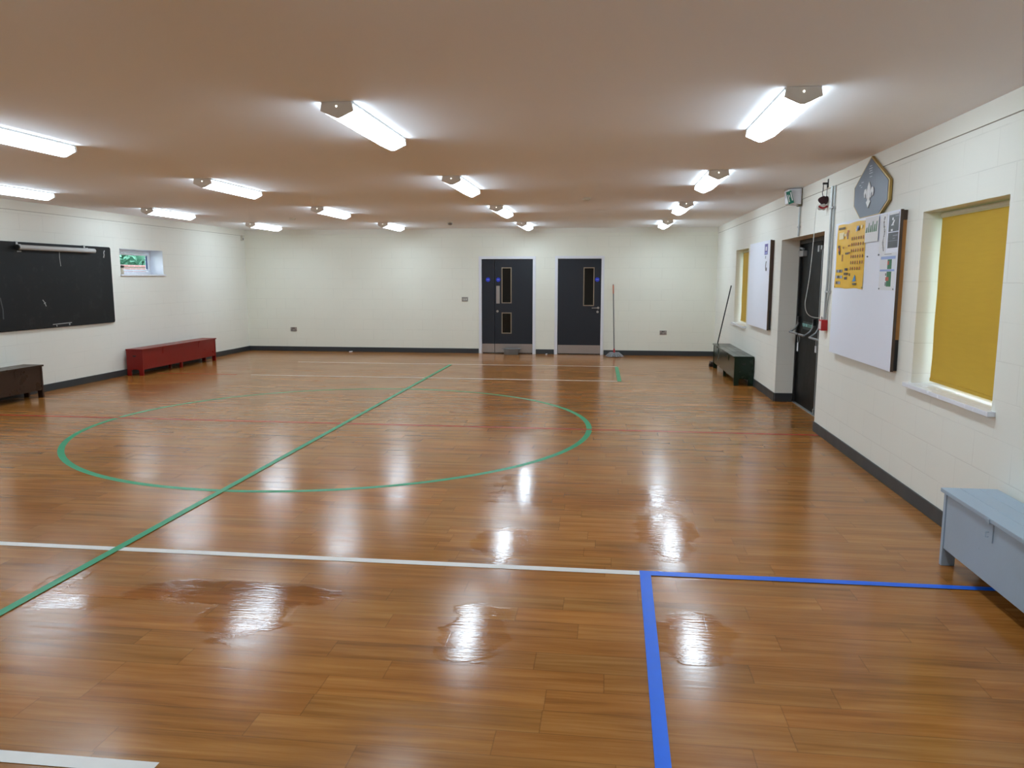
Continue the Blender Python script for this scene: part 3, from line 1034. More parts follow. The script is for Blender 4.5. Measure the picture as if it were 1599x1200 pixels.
def board(y0, y1, z0, z1, label, batten_m, mid):
    t = thing('noticeboard', label, 'noticeboard', (R - 0.03, (y0 + y1) / 2, z0), 'white noticeboards on the right wall')
    G().box(XB, XB + 0.016, y0, y1, z0, z1).build('board_panel', 'board_white', t)
    g = G()
    g.box(XB + 0.0, XB + 0.022, y0 - 0.006, y0 - 0.0002, z0, z1, 'edge_brown')
    g.box(XB + 0.016, XB + 0.024, y0, y1, z0 + 0.002, z1 - 0.002, 'edge_brown')
    g.build('board_edge', 'edge_brown', t)
    G().box(XB + 0.0245, R - 0.0005, y0 + 0.01, y0 + 0.06, z0 + mid, z1 - 0.08).build('batten', batten_m, t)
    G().box(XB + 0.0245, R - 0.0005, y0 + 0.012, y0 + 0.06, z0 + 0.005, z0 + mid - 0.001).build('batten', 'black', t)
    G().box(XB + 0.0245, R - 0.0005, y0 + 0.005, y0 + 0.06, z1 - 0.079, z1 - 0.005).build('batten', 'edge_brown', t)
    G().box(XB + 0.0245, R - 0.0005, y1 - 0.06, y1 - 0.01, z0 + 0.02, z1 - 0.02).build('batten', 'edge_brown', t)
    return t


board(6.275, 7.955, 0.925, 2.172, 'large white noticeboard with yellow poster and papers pinned along its top', 'batten', 0.25)
b2 = board(11.03, 12.56, 0.928, 2.170, 'plain white noticeboard with one purple badge covering part of the far window', 'dark_brown', 0.28)
g = G()
g.box(XB - 0.002, XB - 0.0002, 11.185, 11.40, 1.975, 2.125, 'ink_purple')
g.box(XB - 0.0028, XB - 0.0019, 11.25, 11.33, 2.03, 2.085, 'paper')
g.box(XB - 0.0028, XB - 0.0019, 11.22, 11.36, 1.99, 2.005, 'ink_pale')
tag(g.build('sticker', 'ink_purple'), 'purple and white badge sticker at top corner of the far noticeboard', 'sticker')
g = G()
g.tube([(XB - 0.004, 11.24 + 0.03 * math.sin(q), 1.83 + 0.05 * math.cos(q) - 0.01 * q) for q in [i * 0.5 for i in range(11)]], 0.004, 'ink', n=6)
g.box(XB - 0.002, XB - 0.0002, 11.30, 11.34, 1.92, 1.96, 'ink_grey')
tag(g.build('wall_hook', 'ink'), 'small dark curled hook on the far white noticeboard below the purple badge', 'hook')

# pinned papers (y decreases to the right in the picture)
XP = XB - 0.0004


def pins(t, pts):
    for y, z in pts:
        G().tube([(XP - 0.0015, y, z), (XP - 0.008, y, z)], 0.006, n=10).build('drawing_pin', 'ink_grey', t)


t = thing('poster', 'large yellow poster with rows of small figures and a sailing boat', 'poster', (XP, 7.45, 1.55))
g = G()
ny, nz = 10, 14
vs = []
for i in range(nz + 1):
    for j in range(ny + 1):
        yy = 7.895 + (7.045 - 7.895) * j / ny - 0.03 * (1 - i / nz) * (1 if j in (0,) else 0)
        zz = 2.150 + (1.558 - 2.150) * i / nz + 0.004 * math.sin(j * 1.1)
        dx = 0.003 + 0.003 * math.sin(j * 1.3 + i * 0.5)
        vs.append((XP - dx, yy, zz))
g.add(vs, [(i * (ny + 1) + j, i * (ny + 1) + j + 1, (i + 1) * (ny + 1) + j + 1, (i + 1) * (ny + 1) + j) for i in range(nz) for j in range(ny)])
g.build('poster_sheet', 'poster_yellow', t, smooth=True)
pr = G()
X1, X0 = XP - 0.0080, XP - 0.0072


def mark(u0, u1, v0, v1, m):
    """u across 0..1 from the left, v down 0..1"""
    ya, yb = 7.885 - 0.84 * u0, 7.885 - 0.84 * u1
    za, zb = 2.146 - 0.585 * v0, 2.146 - 0.585 * v1
    pr.box(X1, X0, ya, yb, za, zb, m)


for i in range(11):                                    # heading
    mark(0.07 + i * 0.022, 0.086 + i * 0.022, 0.035, 0.072, 'ink')
mark(0.10, 0.28, 0.12, 0.225, 'cream_print')
mark(0.26, 0.36, 0.145, 0.185, 'cream_print')
for a, b, c, d, m in ((0.40, 0.45, 0.10, 0.13, 'ink_red'), (0.38, 0.44, 0.13, 0.19, 'ink_brown'), (0.40, 0.43, 0.19, 0.235, 'ink_navy'),
                      (0.71, 0.79, 0.06, 0.13, 'ink_pale'), (0.755, 0.80, 0.085, 0.13, 'ink_navy'), (0.69, 0.73, 0.10, 0.14, 'paper'),
                      (0.07, 0.14, 0.32, 0.36, 'ink'), (0.09, 0.15, 0.36, 0.41, 'ink_red'), (0.10, 0.16, 0.41, 0.45, 'ink'), (0.12, 0.16, 0.45, 0.47, 'ink_navy'),
                      (0.25, 0.29, 0.35, 0.38, 'ink_brown'), (0.24, 0.28, 0.47, 0.58, 'ink_brown'), (0.44, 0.50, 0.33, 0.355, 'ink_brown'),
                      (0.36, 0.41, 0.445, 0.475, 'ink'), (0.42, 0.47, 0.445, 0.475, 'ink_navy'), (0.48, 0.52, 0.44, 0.47, 'ink_brown'),
                      (0.54, 0.57, 0.77, 0.815, 'ink'), (0.85, 0.90, 0.06, 0.11, 'cream_print')):
    mark(a, b, c, d, m)
for r in range(6):                                     # rows of small figures
    for c in range(6 if r < 5 else 5):
        u = 0.555 + c * 0.075
        v = 0.215 + r * 0.092
        mark(u + 0.004, u + 0.026, v, v + 0.016, 'ink_brown')
        mark(u, u + 0.034, v + 0.016, v + 0.032, 'ink_red' if (r + c) % 2 else 'ink_brown')
        mark(u + 0.006, u + 0.024, v + 0.032, v + 0.05, 'ink')
for r in range(3):                                     # grey blocks
    for c in range(4 - (r == 2)):
        mark(0.06 + c * 0.06, 0.105 + c * 0.06, 0.71 + r * 0.095, 0.755 + r * 0.095, ('ink_grey', 'ink_pale', 'ink_navy')[(c + r) % 3])
for r, cols in enumerate(((0.37, 0.42), (0.35, 0.40, 0.45), (0.37, 0.42))):
    for u in cols:
        mark(u, u + 0.038, 0.69 + r * 0.07, 0.73 + r * 0.07, 'ink_navy' if r != 1 else 'ink')
ya, yb = 7.885 - 0.84 * 0.66, 7.885 - 0.84 * 0.80
pr.prism([(ya, 2.146 - 0.585 * 0.90), (ya + (yb - ya) * 0.85, 2.146 - 0.585 * 0.89), (ya + (yb - ya) * 0.55, 2.146 - 0.585 * 0.795)], 'x', X1, X0, 'ink_blue')
pr.prism([(ya, 2.146 - 0.585 * 0.925), (yb, 2.146 - 0.585 * 0.92), (yb + 0.01, 2.146 - 0.585 * 0.95), (ya - 0.01, 2.146 - 0.585 * 0.95)], 'x', X1, X0, 'ink')
pr.build('poster_print', 'ink', t)
pins(t, [(7.06, 2.135), (7.06, 1.57), (7.87, 1.57)])

t = thing('plastic_sleeve', 'glossy sleeve with green lettering pinned right of the yellow poster', 'paper', (XP, 6.86, 1.95))
G().box(XP - 0.0105, XP - 0.0092, 6.715, 7.046, 1.953, 2.16).build('paper_sheet', 'plastic', t)
g = G()
for i, (a, b, c) in enumerate(((7.03, 6.995, 0.5), (6.975, 6.945, 0.9), (6.93, 6.895, 0.65), (6.88, 6.85, 1.0), (6.835, 6.80, 0.7), (6.785, 6.755, 0.95))):
    g.prism([(a, 2.035), (b, 2.035), (b - 0.01, 2.035 + 0.09 * c), (a - 0.022, 2.035 + 0.085 * c)], 'x', XP - 0.0112, XP - 0.0106, 'ink_green')
g.build('sheet_print', 'ink_green', t)

t = thing('notice_sheet', 'narrow white sheet printed with a vertical grey strip', 'paper', (XP, 6.62, 1.85))
G().box(XP - 0.0018, XP - 0.0005, 6.545, 6.70, 1.85, 2.16).build('paper_sheet', 'paper', t)
g = G()
for i in range(22):
    zz = 2.14 - i * 0.0125
    w = random.uniform(0.012, 0.035)
    yc = 6.60 + 0.012 * math.sin(i * 0.5)
    g.box(XP - 0.0024, XP - 0.0019, yc - w / 2, yc + w / 2, zz - 0.010, zz, 'ink_grey' if i % 3 else 'ink')
g.build('sheet_print', 'ink_grey', t)

for lab, z0, z1, two in (('upper black sheet with white markings in the corner of the noticeboard', 2.012, 2.155, True),
                         ('lower black sheet in the corner of the noticeboard', 1.886, 2.005, False)):
    t = thing('notice_sheet', lab, 'paper', (XP, 6.4, z0), 'black sheets on the near noticeboard')
    G().box(XP - 0.0018, XP - 0.0005, 6.292, 6.505, z0, z1).build('paper_sheet', 'sheet_black', t)
    g = G()
    if two:
        g.box(XP - 0.0024, XP - 0.0019, 6.30, 6.50, z1 - 0.012, z1 + 0.004, 'paper')
        g.box(XP - 0.0024, XP - 0.0019, 6.405, 6.435, z1 - 0.055, z1 - 0.035, 'paper')
        g.prism([(6.44, z1 - 0.09), (6.40, z1 - 0.085), (6.375, z1 - 0.055), (6.40, z1 - 0.055)], 'x', XP - 0.0024, XP - 0.0019, 'paper')
        g.box(XP - 0.0024, XP - 0.0019, 6.395, 6.45, z1 - 0.096, z1 - 0.088, 'paper')
        g.box(XP - 0.0024, XP - 0.0019, 6.41, 6.45, z0 + 0.004, z0 + 0.02, 'paper')
        g.box(XP - 0.0024, XP - 0.0019, 6.30, 6.37, z1 - 0.030, z1 - 0.022, 'ink_grey')
    else:
        g.box(XP - 0.0024, XP - 0.0019, 6.30, 6.40, z1 - 0.03, z1 - 0.02, 'ink_grey')
        g.box(XP - 0.0024, XP - 0.0019, 6.35, 6.40, z1 - 0.05, z1 - 0.043, 'ink_grey')
        g.box(XP - 0.0024, XP - 0.0019, 6.292, 6.505, z1 - 0.066, z1 - 0.062, 'ink_grey')
    g.build('sheet_print', 'paper', t)

t = thing('notice_sheet', 'white sheet with pale blue bars and a dark green panel', 'paper', (XP, 6.47, 1.555))
G().box(XP - 0.0018, XP - 0.0005, 6.300, 6.650, 1.556, 1.85).build('paper_sheet', 'paper', t)
g = G()
g.box(XP - 0.0024, XP - 0.0019, 6.31, 6.63, 1.80, 1.823, 'ink_pale').box(XP - 0.0024, XP - 0.0019, 6.32, 6.64, 1.705, 1.72, 'ink_pale')
g.box(XP - 0.0026, XP - 0.0019, 6.385, 6.475, 1.722, 1.798, 'ink_green').box(XP - 0.0026, XP - 0.0019, 6.38, 6.48, 1.585, 1.703, 'ink_green')
g.box(XP - 0.0030, XP - 0.0026, 6.44, 6.475, 1.755, 1.785, 'ink_red').box(XP - 0.0030, XP - 0.0026, 6.43, 6.50, 1.63, 1.66, 'ink_red')
g.box(XP - 0.0024, XP - 0.0019, 6.485, 6.51, 1.59, 1.62, 'ink_grey').box(XP - 0.0024, XP - 0.0019, 6.49, 6.51, 1.67, 1.69, 'ink')
g.box(XP - 0.0024, XP - 0.0019, 6.40, 6.56, 1.838, 1.842, 'ink_grey')
g.build('sheet_print', 'ink_green', t)
pins(t, [(6.315, 1.566), (6.63, 1.566)])
for q in ((6.967, 1.833), (6.69, 1.84)):
    tag(G().tube([(XB + 0.001, q[0], q[1]), (XB - 0.008, q[0], q[1])], 0.007, n=10).build('drawing_pin', 'ink_grey'),
        'lone grey drawing pin on the near noticeboard %s' % ('just right of the yellow poster' if q[0] > 6.8 else 'above the green panelled sheet'), 'pin', 'loose drawing pins')

# ------------------------------------------------------------------ plaque with emblem
pl = [(7.108, 2.690), (6.631, 2.440), (6.631, 2.272), (6.822, 2.176), (7.330, 2.174), (7.530, 2.300), (7.536, 2.468)]
t = thing('wall_plaque', 'slate grey seven-sided plaque with gilt rim and white emblem', 'plaque', (R - 0.02, 7.08, 2.17))
cxp = sum(p[0] for p in pl) / len(pl)
czp = sum(p[1] for p in pl) / len(pl)


def shrink(k):
    return [(cxp + (u - cxp) * k, czp + (w - czp) * (k - 0.0)) for u, w in pl]


G().prism(pl, 'x', R - 0.030, R - 0.0065).build('plaque_frame', 'gold', t, bevel=0.003)
G().prism(shrink(0.945), 'x', R - 0.033, R - 0.0302).build('plaque_face', 'plaque', t)
ey, ez = 7.105, 2.362
S = 0.5


def fleur():
    # pointed lily: centre petal, two curled side petals, band and pointed tail
    k = []
    ctr = [(0, 0.115), (0.035, 0.075), (0.045, 0.045), (0.030, 0.0), (0.030, -0.045), (0.055, -0.058), (0.0, -0.112), (-0.055, -0.058), (-0.030, -0.045), (-0.030, 0.0), (-0.045, 0.045), (-0.035, 0.075)]
    k.append(ctr)
    for s in (1, -1):
        k.append([(s * 0.034, -0.02), (s * 0.045, 0.035), (s * 0.075, 0.062), (s * 0.108, 0.055), (s * 0.122, 0.025), (s * 0.112, -0.012), (s * 0.092, -0.018), (s * 0.094, 0.008), (s * 0.080, 0.022), (s * 0.064, 0.005), (s * 0.056, -0.03)][::s])
    return k


g = G()
for poly in fleur():
    g.prism([(ey - u * 1.02, ez + w) for u, w in poly], 'x', R - 0.039, R - 0.0332)
e = g.build('emblem', 'emblem', t, bevel=0.001)
e['label'] = 'white pointed lily emblem'
g = G()
random.seed(5)
for i, (yy, zz, w) in enumerate(((7.10, 2.605, 0.06), (7.10, 2.585, 0.09), (7.095, 2.565, 0.07), (7.09, 2.545, 0.09), (7.085, 2.515, 0.06), (7.30, 2.49, 0.06), (7.36, 2.47, 0.05), (7.32, 2.45, 0.04))):
    g.box(R - 0.0336, R - 0.0331, yy - w / 2, yy + w / 2, zz - 0.004, zz + 0.004)
g.build('engraving', 'engraved', t)

# ------------------------------------------------------------------ conduits, call point, exit sign, hanging bundle
t = thing('conduit', 'two galvanised pipes running up the right wall beside the exit doors', 'pipe', (R, 8.25, 1.2))
G().tube([(R - 0.018, 8.285, 2.572), (R - 0.018, 8.283, 1.62), (R - 0.022, 8.295, 1.45), (R - 0.022, 8.30, 1.226)], 0.0125, n=12).build('pipe', 'galv', t, smooth=True)
G().tube([(R - 0.012, 8.215, 2.572), (R - 0.012, 8.218, 1.53), (R - 0.018, 8.24, 1.40), (R - 0.022, 8.268, 1.30), (R - 0.022, 8.272, 1.226)], 0.008, n=10).build('pipe', 'galv', t, smooth=True)
for z in (2.355, 1.51):
    G().box(R - 0.034, R - 0.0005, 8.195, 8.31, z - 0.009, z + 0.009).build('pipe_clip', 'galv', t, bevel=0.003)

t = thing('call_point', 'small red call point box below the pipes beside the exit doors', 'call point', (R - 0.03, 8.32, 1.11))
G().box(R - 0.062, R - 0.0005, 8.255, 8.365, 1.112, 1.222).build('call_box', 'red_plastic', t, bevel=0.004)
G().box(R - 0.064, R - 0.0621, 8.268, 8.352, 1.128, 1.208).build('call_label', 'pink_label', t)

t = thing('exit_sign', 'green emergency exit light on a clear bracket above the exit doors', 'exit sign', (R - 0.1, 9.65, 2.5))
g = G()
g.hexa([(2.10, 9.56, 2.52), (2.236, 9.56, 2.51), (2.236, 9.56, 2.698), (2.085, 9.56, 2.685)], [(2.10, 9.80, 2.52), (2.236, 9.80, 2.51), (2.236, 9.80, 2.698), (2.085, 9.80, 2.685)])
g.build('lamp_body', 'frosted', t, bevel=0.01)
g = G()
g.hexa([(2.050, 9.545, 2.648), (2.108, 9.535, 2.668), (2.146, 9.535, 2.528), (2.090, 9.545, 2.508)], [(2.052, 9.558, 2.648), (2.108, 9.550, 2.668), (2.146, 9.550, 2.528), (2.092, 9.558, 2.508)])
g.build('sign_panel', 'exit_green', t)
g = G()


def onsign(u, v):
    a, b, c, d = Vector((2.050, 9.5445, 2.648)), Vector((2.108, 9.5345, 2.668)), Vector((2.146, 9.5345, 2.528)), Vector((2.090, 9.5445, 2.508))
    return (a.lerp(b, u)).lerp(d.lerp(c, u), v)


for u0, u1, v0, v1 in ((0.12, 0.30, 0.25, 0.85), (0.70, 0.90, 0.12, 0.80), (0.42, 0.55, 0.30, 0.50)):
    q = [onsign(u0, v0), onsign(u1, v0), onsign(u1, v1), onsign(u0, v1)]
    g.hexa(q, [p + Vector((0, -0.0012, 0)) for p in q])
g.build('sign_mark', 'emblem', t)
G().box(R - 0.05, R - 0.0065, 9.575, 9.66, 2.49, 2.565).build('junction_box', 'olive_box', t, bevel=0.003)
G().box(R - 0.03, R - 0.0065, 9.585, 9.65, 2.566, 2.698).build('wall_bracket', 'olive_box', t, bevel=0.003)
g = G()
g.tube([(R - 0.016, 9.63, 2.489), (R - 0.016, 9.635, 2.145)], 0.011, n=12)
g.build('pipe', 'galv', t, smooth=True)
G().box(R - 0.03, R - 0.0005, 9.61, 9.66, 2.24, 2.262).build('pipe_clip', 'galv', t, bevel=0.003)

t = thing('wall_bracket', 'black bracket near the ceiling holding the red and black bundle', 'bracket', (R, 8.5, 2.6))
g = G()
g.box(R - 0.012, R - 0.0065, 8.485, 8.515, 2.58, 2.668).box(R - 0.062, R - 0.012, 8.49, 8.51, 2.612, 2.632)
g.build('bracket_plate', 'black', t, bevel=0.002)
t = thing('hanging_bundle', 'dark red black and pale cloth bundle hanging from a black bracket', 'bundle', (2.21, 8.5, 2.37))
g = G()
g.tube([(2.198, 8.5, 2.611), (2.197, 8.5, 2.55), (2.190, 8.498, 2.53), (2.198, 8.5, 2.50), (2.205, 8.5, 2.48)], 0.004, n=6)
g.tube([(2.236, 8.5, 2.611), (2.236, 8.5, 2.47)], 0.003, n=6)
g.build('hanging_wire', 'black', t, smooth=True)


def lump(name, m, prof, seed):
    """a folded lump: stacked uneven rings (cx, z, rx, ry)"""
    random.seed(seed)
    n = 18
    vs, fs = [], []
    for cx, z, rx, ry in prof:
        for j in range(n):
            a = 2 * math.pi * j / n
            w = 1 + 0.16 * math.sin(3 * a + seed + z * 40) + random.uniform(-0.05, 0.05)
            vs.append((cx + rx * w * math.cos(a), 8.5 + ry * w * math.sin(a), z + 0.008 * math.sin(2 * a + seed)))
    for i in range(len(prof) - 1):
        for j in range(n):
            fs.append((i * n + j, i * n + (j + 1) % n, (i + 1) * n + (j + 1) % n, (i + 1) * n + j))
    fs += [tuple(range(n))[::-1], tuple((len(prof) - 1) * n + j for j in range(n))]
    g = G().add(vs, fs)
    o = g.build(name, m, t, smooth=True)
    s = o.modifiers.new('sub', 'SUBSURF')
    s.levels = s.render_levels = 1
    return o


lump('cloth_fold', 'bundle_dark', [(2.213, 2.405, 0.02, 0.02), (2.205, 2.425, 0.042, 0.035), (2.205, 2.45, 0.052, 0.04), (2.213, 2.472, 0.05, 0.036), (2.222, 2.487, 0.03, 0.02), (2.224, 2.491, 0.005, 0.005)], 1)
lump('cloth_fold', 'bundle_pale', [(2.196, 2.355, 0.02, 0.02), (2.194, 2.362, 0.042, 0.036), (2.20, 2.40, 0.047, 0.04), (2.20, 2.412, 0.03, 0.03)], 4)
lump('cloth_fold', 'bundle_red', [(2.203, 2.366, 0.03, 0.03), (2.203, 2.374, 0.044, 0.043), (2.204, 2.388, 0.047, 0.045), (2.204, 2.396, 0.03, 0.03)], 2)
pts = [(2.16, 8.49, 2.415), (2.143, 8.485, 2.395), (2.132, 8.48, 2.33), (2.127, 8.48, 2.21), (2.122, 8.48, 2.01), (2.104, 8.48, 1.68), (2.080, 8.48, 1.46), (2.073, 8.48, 1.40), (2.078, 8.48, 1.335), (2.096, 8.48, 1.285),
       (2.125, 8.48, 1.255), (2.16, 8.475, 1.240), (2.21, 8.44, 1.235), (2.232, 8.40, 1.235)]
def smooth_path(p, n=6):
    """Catmull-Rom through the points"""
    p = [Vector(q) for q in p]
    out = []
    for i in range(len(p) - 1):
        a, b, c, d = p[max(i - 1, 0)], p[i], p[i + 1], p[min(i + 2, len(p) - 1)]
        for k in range(n):
            t = k / n
            out.append(0.5 * ((2 * b) + (c - a) * t + (2 * a - 5 * b + 4 * c - d) * t * t + (3 * b - a - 3 * c + d) * t ** 3))
    return out + [p[-1]]


o = G().tube(smooth_path(pts), 0.0032, n=8).build('pull_cord', 'cord', smooth=True)
tag(o, 'long white cord looping from the hanging bundle down to the red call point', 'cord')
g = G()
g.tube([(R - 0.008, 8.385, 1.235), (R - 0.028, 8.385, 1.235)], 0.004, n=8)
g.tube([(R - 0.028, 8.385 + 0.016 * math.sin(q), 1.235 + 0.016 * math.cos(q)) for q in [i * 2 * math.pi / 16 for i in range(17)]], 0.004, n=6)
g.box(R - 0.008, R - 0.0005, 8.37, 8.40, 1.22, 1.25)
tag(g.build('cord_ring', 'satin_silver', smooth=False), 'small metal ring hook where the white cord ends above the call point', 'ring')

# ------------------------------------------------------------------ chests
CH, CD = 0.455, 0.29


def chest(xf, ya, yb, side, m, label, hasps, lids=2):
    """xf: front face x; side +1 stands against the right wall, -1 against the left"""
    def X(d):
        return xf + side * d
    t = thing('storage_chest', label, 'chest', (X(CD / 2), (ya + yb) / 2, 0), 'painted storage chests along the walls')
    topz = CH - 0.024
    for e, (a, b) in enumerate(((ya, ya + 0.03), (yb - 0.03, yb))):
        p = G()
        fo, ft = 0.075, 0.09
        poly = [(X(0), 0.0), (X(fo), 0.0), (X(fo), ft), (X(fo + 0.02), ft + 0.018), (X(CD - fo - 0.02), ft + 0.018), (X(CD - fo), ft), (X(CD - fo), 0.0), (X(CD), 0.0), (X(CD), topz), (X(0), topz)]
        p.prism(poly, 'y', a, b)
        en = p.build('end_panel', m, t, bevel=0.003)
        # hand hole: dark half-moon
        c = X(CD / 2)
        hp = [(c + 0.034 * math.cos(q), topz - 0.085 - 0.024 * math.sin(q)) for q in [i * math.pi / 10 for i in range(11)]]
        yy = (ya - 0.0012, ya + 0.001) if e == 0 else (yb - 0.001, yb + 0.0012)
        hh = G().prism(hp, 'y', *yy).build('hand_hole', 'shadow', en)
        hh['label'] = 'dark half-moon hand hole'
    G().box(X(0.006), X(0.026), ya + 0.031, yb - 0.031, 0.105, topz).build('front_panel', m, t, bevel=0.002)
    G().box(X(CD - 0.026), X(CD - 0.006), ya + 0.031, yb - 0.031, 0.105, topz).build('back_panel', m, t)
    G().box(X(0.027), X(CD - 0.027), ya + 0.031, yb - 0.031, 0.108, 0.124).build('base_board', m, t)
    ym = (ya + yb) / 2
    for d in (0.012, CD - 0.06):
        G().box(X(d), X(d + 0.045), ym - 0.02, ym + 0.02, 0.0, 0.1045).build('foot', m, t, bevel=0.002)
    for a, b in ((ya - 0.012, ym - 0.002), (ym + 0.002, yb + 0.012)):
        g = G()
        w = (CD + 0.016) / 3
        for i in range(3):
            g.box(X(-0.016 + i * w + (0.0006 if i else 0)), X(-0.016 + (i + 1) * w), a, b, topz + 0.0008, CH)
        g.build('lid', m, t, bevel=0.003)
    for y in hasps:
        g = G()
        g.box(X(-0.0005), X(0.0055), y - 0.014, y + 0.014, topz - 0.105, topz - 0.001)
        g.box(X(-0.022), X(-0.0165), y - 0.014, y + 0.014, topz - 0.006, CH - 0.004)
        g.box(X(-0.0165), X(0.0), y - 0.014, y + 0.014, topz - 0.006, topz - 0.0005)
        h = g.build('hasp', m, t, bevel=0.001)
        g = G()
        g.tube([(X(0.002), y + 0.03, topz - 0.085), (X(-0.012), y + 0.03, topz - 0.085), (X(-0.012), y + 0.03, topz - 0.06), (X(0.002), y + 0.03, topz - 0.06)], 0.0025, n=6)
        g.build('staple', m, h)
    return t


chest(1.943, 2.15, 4.565, 1, 'blue_paint', 'pale blue wooden chest with chipped paint below the near window', [4.005, 2.75])
chest(1.948, 12.06, 14.44, 1, 'green_paint', 'dark green wooden chest below the far white noticeboard', [12.68, 13.85])
chest(-7.752, 11.97, 14.42, -1, 'red_paint', 'red wooden chest below the small left window', [12.60, 13.80])
chest(-7.752, 7.24, 9.66, -1, 'brown_paint', 'dark brown wooden chest below the blackboard', [9.17, 7.75])

# ------------------------------------------------------------------ blackboard and tube
bx = -L + 0.028
t = thing('blackboard', 'large black chalkboard with chalk marks on the left wall', 'blackboard', (-L + 0.02, 10.58, 0.918))
ya, yb, za, zb = 9.345, 11.790, 0.918, 2.137
r = 0.03
poly = []
for (cy, cz, s) in ((yb - r, zb - r, 0), (ya + r, zb - r, 1), (ya + r, za + r, 2), (yb - r, za + r, 3)):
    for i in range(5):
        q = (s + i / 4) * math.pi / 2
        poly.append((cy + r * math.cos(q), cz + r * math.sin(q)))
G().prism(poly, 'x', -L + 0.012, -L + 0.034).build('board_panel', 'chalk', t, bevel=0.002)
g = G()
for yy in (9.6, 10.6, 11.55):
    g.box(-L + 0.0005, -L + 0.0118, yy - 0.03, yy + 0.03, za + 0.05, zb - 0.05)
g.build('batten', 'dark_brown', t)
XC = -L + 0.034


def chalk(pts, w):
    g = G()
    for i in range(len(pts) - 1):
        (a, b), (c, d) = pts[i], pts[i + 1]
        n = Vector((-(d - b), c - a, 0)).normalized() * w / 2
        q = [(a - n.x, b - n.y), (a + n.x, b + n.y), (c + n.x, d + n.y), (c - n.x, d - n.y)]
        g.prism(q, 'x', XC + 0.0002, XC + 0.0012)
    return g


g = chalk([(10.600, 2.03), (10.595, 1.93), (10.607, 1.815)], 0.010)
g2 = chalk([(11.64, 2.08), (11.615, 2.045), (11.625, 2.01), (11.605, 1.965)], 0.022)
g3 = chalk([(10.18, 1.33), (10.215, 1.29), (10.24, 1.235)], 0.014)
g4 = chalk([(10.345, 0.965), (10.75, 0.972)], 0.012)
g5 = chalk([(10.42, 0.955), (10.43, 0.93)], 0.018)
g6 = chalk([(10.70, 0.965), (10.70, 0.935)], 0.025)
g7 = chalk([(9.77, 2.005), (9.85, 2.008)], 0.018)
g8 = chalk([(9.40, 1.38), (9.43, 1.22), (9.425, 1.09)], 0.02)
g9 = chalk([(10.20, 1.275), (10.235, 1.29)], 0.012)
for q in (g2, g3, g4, g5, g6, g7, g9):
    g.add(q.v, q.f)
g.build('chalk_mark', 'chalk_mark', t)
g8.build('chalk_mark', 'dark_chalk', t)

t = thing('rolled_map', 'grey rolled tube hung along the top of the blackboard', 'tube', (-L + 0.08, 10.55, 2.05))
G().tube([(-L + 0.082, 9.74, 2.062), (-L + 0.082, 11.32, 2.062)], 0.034, n=20).build('tube_body', 'screen_tube', t, smooth=True)
G().tube([(-L + 0.082, 9.715, 2.062), (-L + 0.082, 9.739, 2.062)], 0.0345, n=20).build('tube_cap', 'black', t, smooth=True)
for yy in (9.775, 11.155):
    g = G()
    g.box(-L + 0.0345, -L + 0.085, yy - 0.017, yy + 0.017, 2.0965, 2.103)
    g.box(-L + 0.004, -L + 0.0345, yy - 0.017, yy + 0.017, 2.1375, 2.143)
    g.box(-L + 0.0345, -L + 0.038, yy - 0.017, yy + 0.017, 2.0965, 2.143)
    g.build('hanger', 'screen_tube', t)

# ------------------------------------------------------------------ motion sensor, sockets, switch
t = thing('motion_sensor', 'small white motion sensor on the left wall near the back corner', 'sensor', (-L, 16.45, 2.47))
G().box(-L + 0.0005, -L + 0.045, 16.40, 16.465, 2.455, 2.575).build('sensor_case', 'sensor', t, bevel=0.008)
G().box(-L + 0.0452, -L + 0.050, 16.412, 16.453, 2.475, 2.515).build('sensor_window', 'sensor_grey', t, bevel=0.002)


def faceplate(x0, x1, z0, z1, kind, label):
    t = thing('wall_socket' if kind == 'socket' else 'light_switch', label, 'socket' if kind == 'socket' else 'switch', ((x0 + x1) / 2, D, z0),
              'double sockets on the back wall' if kind == 'socket' else None)
    G().box(x0, x1, D - 0.009, D - 0.0005, z0, z1).build('face_plate', 'steel', t, bevel=0.003)
    xm, zm = (x0 + x1) / 2, (z0 + z1) / 2
    if kind == 'socket':
        for s in (-1, 1):
            g = G()
            c = xm + s * 0.037
            for dx, dz in ((0, -0.004), (-0.012, -0.022), (0.012, -0.022)):
                g.box(c + dx - 0.005, c + dx + 0.005, D - 0.0098, D - 0.0089, zm + dz - 0.005, zm + dz + 0.005)
            g.build('socket_holes', 'black', t)
            G().box(c - s * 0.022 - 0.009, c - s * 0.022 + 0.009, D - 0.012, D - 0.0091, zm + 0.012, zm + 0.032).build('rocker', 'black', t)
    else:
        for k in (-1, 0, 1):
            G().box(xm + k * 0.036 - 0.011, xm + k * 0.036 + 0.011, D - 0.012, D - 0.0091, zm - 0.022, zm + 0.022).build('rocker', 'sensor', t, bevel=0.001)
        g = G()
        for k in (-1, 0, 1):
            g.box(xm + k * 0.036 - 0.015, xm + k * 0.036 + 0.015, D - 0.0097, D - 0.0089, zm - 0.027, zm + 0.027)
        g.build('rocker_surround', 'black', t)


faceplate(-7.105, -6.957, 0.448, 0.541, 'socket', 'steel double socket low on the back wall near the left corner')
faceplate(1.106, 1.254, 0.447, 0.540, 'socket', 'steel double socket low on the back wall right of the mop')
faceplate(-3.170, -3.032, 1.135, 1.230, 'switch', 'three gang steel switch on the back wall left of the doors')

# ------------------------------------------------------------------ mop, basin, broom
t = thing('mop', 'string mop with grey head leaning on the back wall beside the single door', 'mop', (0.14, 16.2, 0))
top, bot = Vector((0.108, 16.560, 1.515)), Vector((0.150, 16.235, 0.10))


def along(k):
    return bot.lerp(top, k)


